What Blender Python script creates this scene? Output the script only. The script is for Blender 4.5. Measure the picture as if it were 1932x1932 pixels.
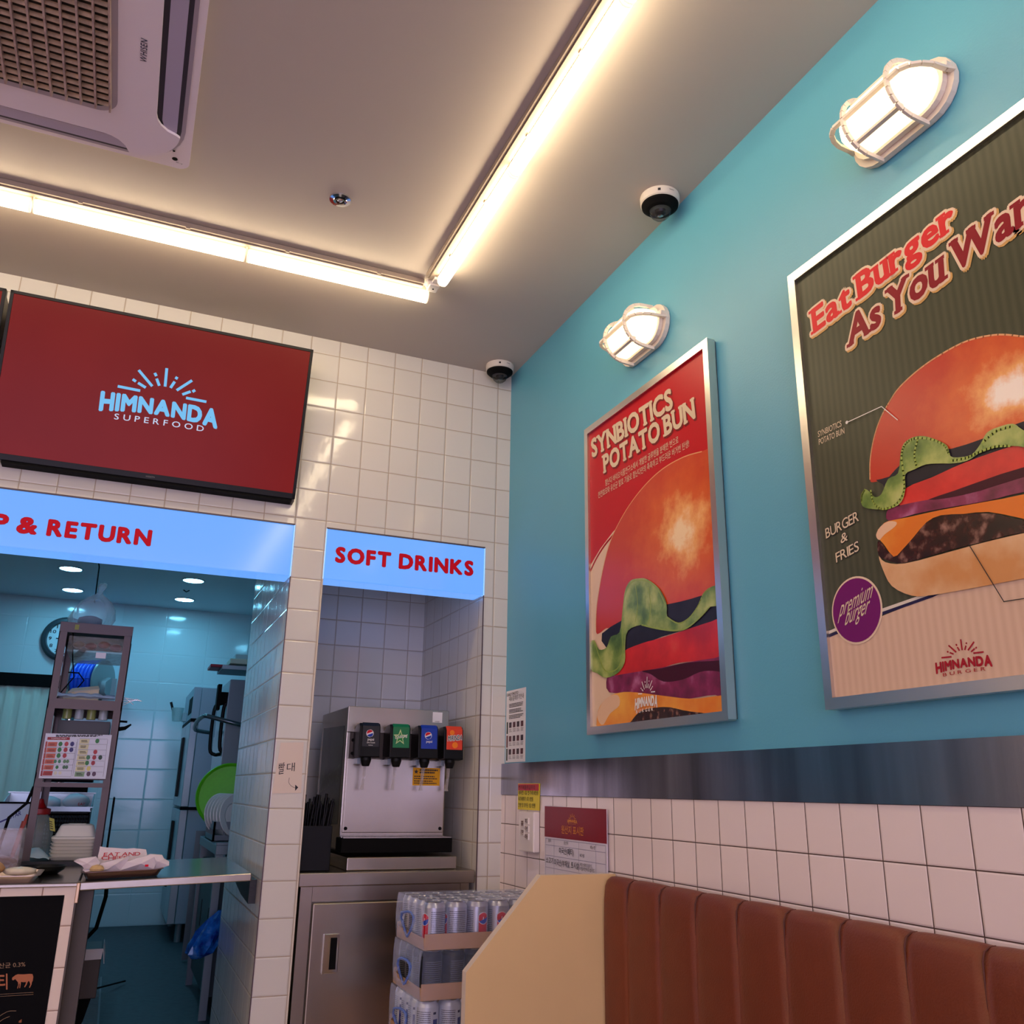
import bpy, math, random
from mathutils import Vector, Matrix
random.seed(7)
for o in list(bpy.data.objects): bpy.data.objects.remove(o)
sc = bpy.context.scene
COL = sc.collection

# ------------------------------------------------------------------ camera, world, exposure
CAM = Vector((-1.2991, -3.1084, 1.15)); YAW, PIT, ROL = .3993, .3047, .0164; FPX = 1677.0
_f = Vector((math.sin(YAW)*math.cos(PIT), math.cos(YAW)*math.cos(PIT), math.sin(PIT)))
_r0 = Vector((math.cos(YAW), -math.sin(YAW), 0)); _u0 = _r0.cross(_f)
_r = math.cos(ROL)*_r0 + math.sin(ROL)*_u0; _u = -math.sin(ROL)*_r0 + math.cos(ROL)*_u0
cd = bpy.data.cameras.new('camera'); cam = bpy.data.objects.new('camera', cd); COL.objects.link(cam)
cd.sensor_width = 36; cd.lens = FPX/1932*36; cd.clip_start = .02
M = Matrix((( _r.x,_u.x,-_f.x,CAM.x),(_r.y,_u.y,-_f.y,CAM.y),(_r.z,_u.z,-_f.z,CAM.z),(0,0,0,1)))
cam.matrix_world = M; sc.camera = cam
sc.view_settings.view_transform = 'Standard'; sc.view_settings.look = 'None'
sc.view_settings.gamma = 1; sc.view_settings.use_curve_mapping = False
sc.view_settings.exposure = 0.0
wd = bpy.data.worlds.new('world'); sc.world = wd; wd.use_nodes = True
wd.node_tree.nodes['Background'].inputs[0].default_value = (.47, .42, .66, 1)
wd.node_tree.nodes['Background'].inputs[1].default_value = 7.2
TUBE = 21.0; BULK = 2.3; SIGN = 1.0; DOWN = 72.0

def at(px, py, ax, v):
    """point of the real plane ax = v that the photograph shows at that pixel"""
    d = _f + _r*(px-966)/FPX + _u*(966-py)/FPX
    i = 'xyz'.index(ax); t = (v-CAM[i])/d[i]
    return CAM + d*t

# ------------------------------------------------------------------ materials
def lin(c):
    return tuple((x/255/12.92 if x/255 <= .04045 else ((x/255+.055)/1.055)**2.4) for x in c) + (1,)
MC = {}
def mat(key, col=(200,200,200), rough=.5, metal=0., spec=.5, noise=0., nscale=20., bump=0., bscale=60., emit=0., ecol=None,
        trans=0., alpha=1., coat=0., stretch=None, ramp=None):
    if key in MC: return MC[key]
    m = bpy.data.materials.new(key); m.use_nodes = True; nt = m.node_tree; N = nt.nodes; L = nt.links
    b = N['Principled BSDF']
    b.inputs['Base Color'].default_value = lin(col); b.inputs['Roughness'].default_value = rough
    b.inputs['Metallic'].default_value = metal; b.inputs['Specular IOR Level'].default_value = spec
    b.inputs['Transmission Weight'].default_value = trans; b.inputs['Alpha'].default_value = alpha
    b.inputs['Coat Weight'].default_value = coat
    if emit:
        b.inputs['Emission Color'].default_value = (lin(ecol) if ecol else lin(col)); b.inputs['Emission Strength'].default_value = emit
    tc = None
    def coord():
        nonlocal tc
        if tc is None:
            t = N.new('ShaderNodeTexCoord'); mp = N.new('ShaderNodeMapping'); L.new(t.outputs['Object'], mp.inputs[0])
            if stretch: mp.inputs['Scale'].default_value = stretch
            tc = mp.outputs[0]
        return tc
    if noise or ramp:
        n = N.new('ShaderNodeTexNoise'); n.inputs['Scale'].default_value = nscale; n.inputs['Detail'].default_value = 5
        L.new(coord(), n.inputs['Vector'])
        r = N.new('ShaderNodeValToRGB'); L.new(n.outputs[0], r.inputs[0])
        if ramp:
            e = r.color_ramp.elements
            for i, (p, c) in enumerate(ramp):
                q = e[i] if i < 2 else e.new(p)
                q.position = p; q.color = lin(c)
        else:
            c = lin(col); r.color_ramp.elements[0].position = .3; r.color_ramp.elements[1].position = .7
            r.color_ramp.elements[0].color = tuple(x*(1-noise) for x in c[:3])+(1,)
            r.color_ramp.elements[1].color = tuple(min(1, x*(1+noise)) for x in c[:3])+(1,)
        if not (emit and ramp): L.new(r.outputs[0], b.inputs['Base Color'])
        if emit and not ecol: L.new(r.outputs[0], b.inputs['Emission Color'])
    if bump:
        n = N.new('ShaderNodeTexNoise'); n.inputs['Scale'].default_value = bscale; n.inputs['Detail'].default_value = 4
        L.new(coord(), n.inputs['Vector'])
        bp = N.new('ShaderNodeBump'); bp.inputs['Strength'].default_value = bump; bp.inputs['Distance'].default_value = .002
        L.new(n.outputs[0], bp.inputs['Height']); L.new(bp.outputs[0], b.inputs['Normal'])
    MC[key] = m; return m

def tile_mat(key, col, grout, w, h, ox, oz, gw=.003, rough=.12, wav=.25, tilt=.012, vary=.04, axes=None):
    """glazed wall tiles laid in a square grid; the grid runs along x or y depending on which way the wall faces"""
    if key in MC: return MC[key]
    m = bpy.data.materials.new(key); m.use_nodes = True; nt = m.node_tree; N = nt.nodes; L = nt.links
    b = N['Principled BSDF']
    def math_(op, a, c=None):
        n = N.new('ShaderNodeMath'); n.operation = op
        for i, v in enumerate((a, c)):
            if v is None: continue
            if isinstance(v, (int, float)): n.inputs[i].default_value = v
            else: L.new(v, n.inputs[i])
        return n.outputs[0]
    t = N.new('ShaderNodeTexCoord'); s = N.new('ShaderNodeSeparateXYZ'); L.new(t.outputs['Object'], s.inputs[0])
    g = N.new('ShaderNodeNewGeometry'); sn = N.new('ShaderNodeSeparateXYZ'); L.new(g.outputs['True Normal'], sn.inputs[0])
    ax_ = math_('GREATER_THAN', math_('ABSOLUTE', sn.outputs[0]), .5)
    az = math_('GREATER_THAN', math_('ABSOLUTE', sn.outputs[2]), .5)
    mx = N.new('ShaderNodeMix'); L.new(ax_, mx.inputs[0]); L.new(s.outputs[0], mx.inputs[2]); L.new(s.outputs[1], mx.inputs[3])
    mz = N.new('ShaderNodeMix'); L.new(az, mz.inputs[0]); L.new(s.outputs[2], mz.inputs[2]); L.new(s.outputs[1], mz.inputs[3])
    u = math_('DIVIDE', math_('SUBTRACT', mx.outputs[0], ox), w); v = math_('DIVIDE', math_('SUBTRACT', mz.outputs[0], oz), h)
    fu = math_('FRACT', u); fv = math_('FRACT', v)
    du = math_('MULTIPLY', math_('MINIMUM', fu, math_('SUBTRACT', 1., fu)), w)
    dv = math_('MULTIPLY', math_('MINIMUM', fv, math_('SUBTRACT', 1., fv)), h)
    d = math_('MINIMUM', du, dv)
    mr = N.new('ShaderNodeMapRange'); mr.inputs['From Min'].default_value = gw*.35; mr.inputs['From Max'].default_value = gw*.6
    L.new(d, mr.inputs[0]); tl = mr.outputs[0]
    me = N.new('ShaderNodeMapRange'); me.inputs['From Min'].default_value = gw*.3; me.inputs['From Max'].default_value = gw*1.7
    me.interpolation_type = 'SMOOTHSTEP'; L.new(d, me.inputs[0])
    cb = N.new('ShaderNodeCombineXYZ'); L.new(math_('FLOOR', u), cb.inputs[0]); L.new(math_('FLOOR', v), cb.inputs[1])
    wn = N.new('ShaderNodeTexWhiteNoise'); L.new(cb.outputs[0], wn.inputs['Vector'])
    c = lin(col); cr = N.new('ShaderNodeMix'); cr.data_type = 'RGBA'
    L.new(wn.outputs[0], cr.inputs[0]); cr.inputs[6].default_value = tuple(x*(1-vary) for x in c[:3])+(1,); cr.inputs[7].default_value = c
    cm = N.new('ShaderNodeMix'); cm.data_type = 'RGBA'; L.new(tl, cm.inputs[0]); cm.inputs[6].default_value = lin(grout); L.new(cr.outputs[2], cm.inputs[7])
    L.new(cm.outputs[2], b.inputs['Base Color'])
    rr = N.new('ShaderNodeMix'); L.new(tl, rr.inputs[0]); rr.inputs[2].default_value = .7; rr.inputs[3].default_value = rough
    L.new(rr.outputs[0], b.inputs['Roughness'])
    nz = N.new('ShaderNodeTexNoise'); nz.inputs['Scale'].default_value = 22; nz.inputs['Detail'].default_value = 2; L.new(t.outputs['Object'], nz.inputs['Vector'])
    hgt = math_('ADD', me.outputs[0], math_('MULTIPLY', nz.outputs[0], wav))
    bp = N.new('ShaderNodeBump'); bp.inputs['Strength'].default_value = .6; bp.inputs['Distance'].default_value = .0016
    L.new(hgt, bp.inputs['Height'])
    vm = N.new('ShaderNodeVectorMath'); vm.operation = 'SUBTRACT'; L.new(wn.outputs['Color'], vm.inputs[0]); vm.inputs[1].default_value = (.5, .5, .5)
    vs = N.new('ShaderNodeVectorMath'); vs.operation = 'SCALE'; L.new(vm.outputs[0], vs.inputs[0]); vs.inputs['Scale'].default_value = tilt
    va = N.new('ShaderNodeVectorMath'); va.operation = 'ADD'; L.new(bp.outputs[0], va.inputs[0]); L.new(vs.outputs[0], va.inputs[1])
    vn = N.new('ShaderNodeVectorMath'); vn.operation = 'NORMALIZE'; L.new(va.outputs[0], vn.inputs[0])
    L.new(vn.outputs[0], b.inputs['Normal'])
    MC[key] = m; return m

def film_mat(key, col, a=.3, rough=.12):
    """thin clear plastic film: mostly see-through, with a gloss"""
    if key in MC: return MC[key]
    m = bpy.data.materials.new(key); m.use_nodes = True; nt = m.node_tree; N = nt.nodes; L = nt.links
    b = N['Principled BSDF']; b.inputs['Base Color'].default_value = lin(col); b.inputs['Roughness'].default_value = rough
    b.inputs['Alpha'].default_value = 1
    tr = N.new('ShaderNodeBsdfTransparent'); mx = N.new('ShaderNodeMixShader')
    lw = N.new('ShaderNodeLayerWeight'); lw.inputs[0].default_value = .45
    mr = N.new('ShaderNodeMapRange'); mr.inputs['To Min'].default_value = a; mr.inputs['To Max'].default_value = min(1, a+.45)
    L.new(lw.outputs['Facing'], mr.inputs[0]); L.new(mr.outputs[0], mx.inputs[0])
    n = N.new('ShaderNodeTexNoise'); n.inputs['Scale'].default_value = 35; t = N.new('ShaderNodeTexCoord'); L.new(t.outputs['Object'], n.inputs['Vector'])
    bp = N.new('ShaderNodeBump'); bp.inputs['Strength'].default_value = .8; bp.inputs['Distance'].default_value = .006
    L.new(n.outputs[0], bp.inputs['Height']); L.new(bp.outputs[0], b.inputs['Normal'])
    L.new(tr.outputs[0], mx.inputs[1]); L.new(b.outputs[0], mx.inputs[2]); L.new(mx.outputs[0], N['Material Output'].inputs[0])
    MC[key] = m; return m

# ------------------------------------------------------------------ mesh building
V = Vector
class MB:
    def __init__(s): s.v = []; s.f = []; s.mi = []; s.sm = []; s.m = []
    def _m(s, m):
        if m not in s.m: s.m.append(m)
        return s.m.index(m)
    def add(s, vs, fs, m, smooth=False):
        k = len(s.v); i = s._m(m); s.v += [V(p) for p in vs]
        for f in fs: s.f.append([a+k for a in f]); s.mi.append(i); s.sm.append(smooth)
        return s
    def poly(s, pts, m): return s.add(pts, [list(range(len(pts)))], m)
    def box(s, x0, x1, y0, y1, z0, z1, m):
        return s.add([(x0,y0,z0),(x1,y0,z0),(x1,y1,z0),(x0,y1,z0),(x0,y0,z1),(x1,y0,z1),(x1,y1,z1),(x0,y1,z1)],
                     [(0,3,2,1),(4,5,6,7),(0,1,5,4),(1,2,6,5),(2,3,7,6),(3,0,4,7)], m)
    def obox(s, o, ax, ay, az, m):
        """box from a corner o along three edge vectors"""
        o, ax, ay, az = V(o), V(ax), V(ay), V(az)
        p = [o, o+ax, o+ax+ay, o+ay]; p += [q+az for q in p]
        return s.add(p, [(0,3,2,1),(4,5,6,7),(0,1,5,4),(1,2,6,5),(2,3,7,6),(3,0,4,7)], m)
    def prism(s, pts, n, m, mtop=None):
        """closed outline pts (3D, in one plane) pushed along vector n"""
        pts = [V(p) for p in pts]; n = V(n); k = len(pts)
        s.add(pts+[p+n for p in pts], [list(range(k))[::-1]]+[(i,(i+1)%k,(i+1)%k+k,i+k) for i in range(k)], m)
        s.add([p+n for p in pts], [list(range(k))], mtop or m)
        return s
    def tube(s, path, r, m, n=8, cap=True, smooth=True):
        path = [V(p) for p in path]; rings = []
        R = r if isinstance(r, (list, tuple)) else [r]*len(path)
        prev = None
        for i, p in enumerate(path):
            t = (path[min(i+1, len(path)-1)]-path[max(i-1, 0)]).normalized()
            if prev is None:
                a = V((0,0,1)) if abs(t.z) < .9 else V((1,0,0)); x = t.cross(a).normalized()
            else: x = (prev - t*prev.dot(t)).normalized()
            prev = x; y = t.cross(x)
            rings.append([p+(x*math.cos(q*2*math.pi/n)+y*math.sin(q*2*math.pi/n))*R[i] for q in range(n)])
        vs = [q for g in rings for q in g]; fs = []
        for i in range(len(rings)-1):
            for j in range(n): fs.append((i*n+j, i*n+(j+1)%n, (i+1)*n+(j+1)%n, (i+1)*n+j))
        s.add(vs, fs, m, smooth)
        if cap: s.add(rings[0], [list(range(n))[::-1]], m); s.add(rings[-1], [list(range(n))], m)
        return s
    def lathe(s, prof, c, m, n=32, ax=(0,0,1), sx=1, sy=1, smooth=True, mats=None, cap=True):
        """prof: (radius, height) pairs turned round the axis ax at c; mats gives a material per band"""
        c = V(c); a = V(ax).normalized(); q = V((1,0,0)) if abs(a.x) < .9 else V((0,1,0))
        x = a.cross(q).normalized(); y = a.cross(x)
        ring = [[c+a*h+(x*math.cos(2*math.pi*j/n)*sx+y*math.sin(2*math.pi*j/n)*sy)*r for j in range(n)] for r, h in prof]
        for i in range(len(prof)-1):
            mm = mats[i] if mats else m
            s.add(ring[i]+ring[i+1], [(j,(j+1)%n,n+(j+1)%n,n+j) for j in range(n)], mm, smooth)
        if cap and prof[0][0] > 1e-5: s.add(ring[0], [list(range(n))[::-1]], mats[0] if mats else m)
        if cap and prof[-1][0] > 1e-5: s.add(ring[-1], [list(range(n))], mats[-1] if mats else m)
        return s
    def build(s, name, parent=None, bevel=0, subsurf=0, seg=2):
        me = bpy.data.meshes.new(name)
        o = bpy.data.objects.new(name, me)
        off = V((0,0,0)); q = parent
        while q is not None: off += q.location; q = q.parent
        me.from_pydata([tuple(p-off) for p in s.v], [], s.f)
        for m in s.m: me.materials.append(m)
        me.polygons.foreach_set('material_index', s.mi); me.polygons.foreach_set('use_smooth', s.sm)
        me.update(); COL.objects.link(o)
        if parent is not None: o.parent = parent
        if bevel:
            b = o.modifiers.new('bevel', 'BEVEL'); b.width = bevel; b.segments = seg; b.limit_method = 'ANGLE'; b.angle_limit = .6
        if subsurf:
            b = o.modifiers.new('subsurf', 'SUBSURF'); b.levels = b.render_levels = subsurf
        return o
def tag(o, label=None, cat=None, group=None, kind=None):
    if label: o['label'] = label
    if cat: o['category'] = cat
    if group: o['group'] = group
    if kind: o['kind'] = kind
    return o
def thing(name, label, cat, loc=(0,0,0), group=None):
    o = bpy.data.objects.new(name, None); o.empty_display_size = .05; COL.objects.link(o); o.location = loc
    return tag(o, label, cat, group)
def struct(mb, name): return tag(mb.build(name), kind='structure')
def copy_tree(o, loc=None, parent=None):
    c = o.copy(); COL.objects.link(c)
    if loc is not None: c.location = loc
    if parent is not None: c.parent = parent; c.matrix_parent_inverse = Matrix()
    for ch in list(o.children): copy_tree(ch, None, c)
    return c
def smooth(pts, k=5, closed=True):
    pts = [V(p) for p in pts]; n = len(pts); out = []
    for i in range(n if closed else n-1):
        if closed: a, b, c, d = pts[i-1], pts[i], pts[(i+1)%n], pts[(i+2)%n]
        else: a, b, c, d = pts[max(i-1,0)], pts[i], pts[i+1], pts[min(i+2,n-1)]
        for j in range(k):
            t = j/k; out.append(.5*((2*b)+(c-a)*t+(2*a-5*b+4*c-d)*t*t+(3*b-a-3*c+d)*t**3))
    if not closed: out.append(pts[-1])
    return out
def ribbon(mb, pts, w, n, m):
    """a flat line of width w on the plane with normal n"""
    pts = [V(p) for p in pts]; n = V(n)
    for a, b in zip(pts[:-1], pts[1:]):
        t = (b-a).normalized(); s_ = n.cross(t).normalized()*w/2
        mb.add([a-s_-t*w*.3, b-s_+t*w*.3, b+s_+t*w*.3, a+s_-t*w*.3], [(0,1,2,3)], m)

# ------------------------------------------------------------------ lettering
_tc = {}
def _glyph(s, bold):
    k = (s, bold)
    if k in _tc: return _tc[k]
    cu = bpy.data.curves.new('t', 'FONT'); cu.body = s; cu.offset = bold; cu.resolution_u = 3
    o = bpy.data.objects.new('t', cu); COL.objects.link(o)
    dg = bpy.context.evaluated_depsgraph_get(); dg.update()
    me = bpy.data.meshes.new_from_object(o.evaluated_get(dg))
    vs = [tuple(v.co) for v in me.vertices]; fs = [tuple(p.vertices) for p in me.polygons]
    bpy.data.objects.remove(o); bpy.data.curves.remove(cu); bpy.data.meshes.remove(me)
    _tc[k] = (vs, fs); return vs, fs
_H = max(v[1] for v in _glyph('H', 0)[0])
# where a slab letter carries its bars: (x of the centre within the glyph, level) b = baseline, t = cap, x = x-height
SL = {'I':'.5b .5t','N':'.15b .15t .87t','B':'.1b .1t','T':'.5b','P':'.15b .1t','Y':'.5b .12t .88t','U':'.14t .86t','E':'.1b .1t','A':'.1b .9b',
      'W':'.08t .5t .92t','t':'.6b','r':'.25b .2x','n':'.15b .86b .1x','u':'.1x .75x .9b','a':'.9b'}
XH = .74
def text(mb, s, O, P1, P2, m, bold=0., slab=False, warp=None, n=None, off=0., space=.30, gap=.07, loose=False, grow=0.):
    """writes s so that its baseline runs O -> P1 and its capital height is O -> P2; bold and grow thicken the strokes (in capital heights)"""
    O, P1, P2 = V(O), V(P1), V(P2); ex = P1-O; ey = P2-O
    n = V(n) if n is not None else V((0,0,0))
    parts = []; b0 = max(bold, 0); K = 1/(1+2*b0)
    if slab or loose:
        x = 0.
        for ch in s:
            if ch == ' ': x += space; continue
            vs, fs = _glyph(ch, 0); lo = min(v[0] for v in vs)/_H; hi = max(v[0] for v in vs)/_H
            w = (hi-lo+2*b0)*K
            parts.append(([((v[0]/_H-lo+b0)*K+x, (v[1]/_H+b0)*K) for v in vs], fs, 0))
            if slab and ch in SL:
                for it in SL[ch].split():
                    cx = x+w*float(it[:-1]); lv = it[-1]; hw = .17; hh = .055
                    cy = {'b': .075, 't': .925, 'x': XH-.02}[lv]
                    parts.append(([(cx-hw,cy-hh),(cx+hw,cy-hh),(cx+hw,cy+hh),(cx-hw,cy+hh)], [(0,1,2,3)], 1))
            x += w+gap
        W = x-gap
    else:
        vs, fs = _glyph(s, 0)
        lo = min(v[0] for v in vs)/_H; hi = max(v[0] for v in vs)/_H; W = (hi-lo+2*b0)*K
        parts.append(([((v[0]/_H-lo+b0)*K, (v[1]/_H+b0)*K) for v in vs], fs, 0))
    rad = b0*K+grow
    if rad <= 0: spread = [(0,0)]
    else:
        q = 8 if rad < .08 else 12
        spread = [(0,0)]+[(rad*math.cos(2*math.pi*i/q+.39), rad*math.sin(2*math.pi*i/q+.39)) for i in range(q)]
        if rad > .09: spread += [(rad*.5*math.cos(2*math.pi*i/6), rad*.5*math.sin(2*math.pi*i/6)) for i in range(6)]
    for k, (dx, dy) in enumerate(spread):
        for vv, fs, sl in parts:
            P = []
            sx, sy = (dx, dy) if not sl else (dx*(grow/rad if rad else 0), dy*(grow/rad if rad else 0))
            if sl and grow == 0 and k: continue
            for g_, h_ in vv:
                g_ = (g_+sx)/W; h_ = h_+sy
                if warp: g_, h_ = warp(g_, h_)
                P.append(O+ex*g_+ey*h_+n*(off+1.2e-5*k+8e-6*sl))
            mb.add(P, fs, m)
RAYS = [((672,690),(788,712)),((755,650),(765,657)),((785,670),(820,692)),((788,597),(858,682)),((878,612),(883,622)),((888,645),(900,678)),
        ((945,583),(935,682)),((1003,632),(999,638)),((988,660),(968,690)),((1088,650),(1005,705)),((1105,707),(1097,712)),((1078,715),(1038,730)),((1060,752),(1170,772))]
def logo(mb, O, P1, P2, m, sub, m2, n, off=0.):
    """rays over the shop's name, with a small second line"""
    O, P1, P2, n = V(O), V(P1), V(P2), V(n); ex, ey = P1-O, P2-O
    def wp(a, b): return a, b+(1-b)*.24*(1-(2*a-1)**2)-.04*b*(2*a-1)**2
    text(mb, 'HIMNANDA', O, P1, P2, m, bold=.085, warp=wp, n=n, off=off, loose=True, gap=.06)
    det = 677*(-123)-(104*15)
    def loc(p):
        x, y = p[0]-560, p[1]-833
        a = (x*(-123)-y*15)/det; b = (677*y-104*x)/det
        return O+ex*a+ey*b+n*off
    for a, b in RAYS: ribbon(mb, [loc(a), loc(b)], ex.length*.024, n, m)
    text(mb, sub, loc((645,878)), loc((1155,950)), loc((650,845)), m2, bold=.01, n=n, off=off, loose=True, gap=.55,
         warp=lambda a, b: (a, b+.12*(1-(2*a-1)**2)))
# ------------------------------------------------------------------ common materials
WT = tile_mat('back_tile', (212,207,198), (166,150,130), .11, .11, -.0584, 2.7354-.11*24, gw=.0032, rough=.10, wav=.5, tilt=.016)
WTS = tile_mat('kitchen_side_tile', (222,218,212), (205,196,186), .11, .11, .0, 2.7354-.11*24, gw=.003, rough=.08, wav=1.2, tilt=.03)
RT = tile_mat('bench_wall_tile', (230,214,210), (70,46,40), .0979, .0979, -.0342-.0979*40, 1.139-.0979*12, gw=.0024, rough=.12, wav=.15, tilt=.006, vary=.02)
KT = tile_mat('kitchen_tile', (206,220,224), (196,212,216), .318, .213, -1.09-.318*12, .2, gw=.0045, rough=.10, wav=.35, tilt=.006)
TEAL = mat('teal_paint', (90,164,190), .42, noise=.02, nscale=3, bump=.15, bscale=180)
CEIL = mat('ceiling_paint', (186,174,166), .6, noise=.02, nscale=2)
STEEL = mat('brushed_steel', (172,164,156), .24, 1, noise=.05, nscale=3, bump=.10, bscale=25, stretch=(1,1,30))
STEELV = mat('steel_strip', (150,148,156), .24, 1, noise=.5, nscale=5, stretch=(1,1.6,.1), bump=.05, bscale=40)  # dark and pale streaks in the colour stand in for reflections
STEELH = mat('counter_steel', (176,168,158), .20, 1, noise=.05, nscale=4, bump=.12, bscale=14)
DSTEEL = mat('kitchen_steel', (128,136,142), .4, .4, noise=.06, nscale=5)
CHROME = mat('chrome', (215,215,215), .12, 1)
ALU = mat('satin_aluminium', (214,208,202), .28, 1, bump=.04, bscale=60, stretch=(1,1,1))
BLACK = mat('black_plastic', (11,10,11), .42, spec=.2)
BLACKM = mat('black_matte', (9,8,9), .7, spec=.1)
WHITE = mat('white_plastic', (228,222,216), .38)
WPAP = mat('white_paper', (226,222,224), .6)
RED = mat('sign_red', (120,0,14), .5, spec=.15, emit=.42, ecol=(215,0,32))
INK = mat('ink', (26,22,30), .6)

# ------------------------------------------------------------------ the setting
mb = MB(); mb.box(-5, .12, -6, 0, -.1, 0, mat('dining_floor', (196,180,164), .35, noise=.1, nscale=3)); struct(mb, 'floor')
mb = MB(); mb.box(-5.1, .12, -6, .12, 2.8, 2.9, CEIL); struct(mb, 'ceiling')
mb = MB(); mb.box(-5, .12, 0, .12, 2.05, 2.8, WT); mb.box(-5, -2.75, 0, .12, 0, 2.05, WT); 
struct(mb, 'wall_back')
mb = MB(); mb.box(-.099, .0, 0, .85, 0, 2.05, WT); struct(mb, 'wall_niche_right')
mb = MB(); mb.box(-.714, -.099, .745, .85, 0, 2.05, WT); mb.box(-.714, -.099, .12, .85, 2.05, 2.15, WT); struct(mb, 'wall_niche')
mb = MB(); mb.box(-.828, -.714, 0, 1.0, 0, 2.05, WT); struct(mb, 'wall_partition')
mb = MB(); mb.box(0, .12, -6, .0, 1.246, 2.8, TEAL); mb.box(-.0, .12, -6, .0, 0, 1.246, TEAL); struct(mb, 'wall_right')
mb = MB(); mb.box(-.010, .0, -6, 0, 0, 1.139, RT); struct(mb, 'wall_right_tiled')
mb = MB(); mb.box(-.013, .0, -6, 0, 1.139, 1.246, STEELV); struct(mb, 'trim_1')
PLAIN = mat('plain_wall', (226,214,200), .7)
mb = MB(); mb.box(-5.1, -5, -6, .12, 0, 2.8, PLAIN); struct(mb, 'wall_left')
mb = MB(); mb.box(-5.1, .12, -6.1, -6, 0, .5, PLAIN); mb.box(-5.1, .12, -6.1, -6, 2.4, 2.8, PLAIN)
mb.box(-5.1, -4.6, -6.1, -6, .5, 2.4, PLAIN); mb.box(-.4, .12, -6.1, -6, .5, 2.4, PLAIN); struct(mb, 'wall_front')
mb = MB(); mb.box(-4.6, -.4, -6.06, -6.02, .5, .55, BLACK); mb.box(-4.6, -.4, -6.06, -6.02, 2.35, 2.4, BLACK)
for x in (-4.6, -3.2, -1.8, -.45): mb.box(x, x+.05, -6.06, -6.02, .55, 2.35, BLACK)
struct(mb, 'fill_window_1')  # unseen opening, put in so lavender world light can fill the room
# kitchen shell
KF = mat('kitchen_floor', (44,52,58), .55, noise=.35, nscale=30, bump=.6, bscale=300)
mb = MB(); mb.box(-4, 1.2, .12, 4.28, .1, .2, KF); mb.box(-2.75, -.828, 0, .12, 0, .2, WT); struct(mb, 'floor_kitchen')
mb = MB(); mb.box(-4, 1.2, .12, 4.4, 2.48, 2.56, mat('kitchen_ceiling', (214,222,224), .6)); struct(mb, 'ceiling_kitchen')
mb = MB(); mb.box(-4, 1.2, 4.28, 4.4, .1, 2.5, KT); struct(mb, 'wall_kitchen_back')
mb = MB(); mb.box(-4.1, -4, .12, 4.4, .1, 2.5, KT); struct(mb, 'wall_kitchen_left')
mb = MB(); mb.box(1.2, 1.3, .85, 4.4, .1, 2.5, KT); mb.box(-.099, 1.2, .85, .95, .1, 2.5, KT); mb.box(-.714, -.099, .86, .95, .1, 2.5, KT); struct(mb, 'wall_kitchen_right')
# dark metal corner beads beside the two openings
mb = MB()
BD = mat('edge_trim', (84,64,72), .4, .3)
mb.box(-.101, -.098, -.002, .002, .2, 1.862, BD); mb.box(-.7155, -.7125, -.002, .002, .2, 1.862, mat('edge_bead', (206,192,170), .4)); mb.box(-.8295, -.8265, -.002, .002, .2, 1.862, BD)
struct(mb, 'trim_2')

# ------------------------------------------------------------------ light boxes over the two openings
def lightbox(x0, x1, z0, z1, label, words):
    t = thing('lightbox_sign', label, 'sign', ((x0+x1)/2, 0, z0))
    glow = mat('lightbox_acrylic', (50,64,90), .12, emit=SIGN, ecol=(105,166,255))
    m = MB(); m.box(x0+.001, x1-.001, -.001, .104, z0, z1, glow); m.build('lit_panel', t, bevel=.004)
    m = MB(); fr = mat('box_rim', (88,76,80), .4, .5)
    m.box(x0, x1, -.004, .02, z1-.001, z1+.004, fr); m.box(x0-.001, x0+.002, -.003, .02, z0, z1, mat('lit_rim', (150,190,250), .3, emit=.8, ecol=(140,195,255)))
    m.box(x1-.002, x1+.001, -.003, .02, z0, z1, mat('lit_rim')); m.build('rim', t)
    dk = mat('letter_edge', (70,20,60), .5); halo = mat('letter_halo', (235,235,250), .4, emit=.85, ecol=(225,225,255))
    for i, (s, O, P1, P2) in enumerate(words):
        m = MB(); n = V((0,-1,0))
        text(m, s, O, P1, P2, halo, bold=.075, n=n, off=.0008, grow=.035, loose=True, gap=.11, space=.40)
        text(m, s, O, P1, P2, dk, bold=.075, n=n, off=.0012, grow=.008, loose=True, gap=.11, space=.40)
        text(m, s, O, P1, P2, RED, bold=.07, n=n, off=.002, loose=True, gap=.11, space=.40)
        tag(m.build('lettering', t), 'red block letters reading '+s)
    return t
lightbox(-.714, -.099, 1.862, 2.048, 'small lit blue white light box reading SOFT DRINKS over the drinks niche',
    [('SOFT DRINKS', (-.676,0,1.926), (-.144,0,1.932), (-.676,0,1.985))])
lightbox(-2.75, -.828, 1.858, 2.046, 'long lit blue white light box reading PICK UP & RETURN over the kitchen hatch',
    [('RETURN', (-1.606,0,1.9075), (-1.293,0,1.910), (-1.606,0,1.964)), ('&', (-1.692,0,1.9065), (-1.632,0,1.9065), (-1.692,0,1.963)),
     ('PICK UP', (-2.05,0,1.906), (-1.716,0,1.906), (-2.05,0,1.963))])

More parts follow.
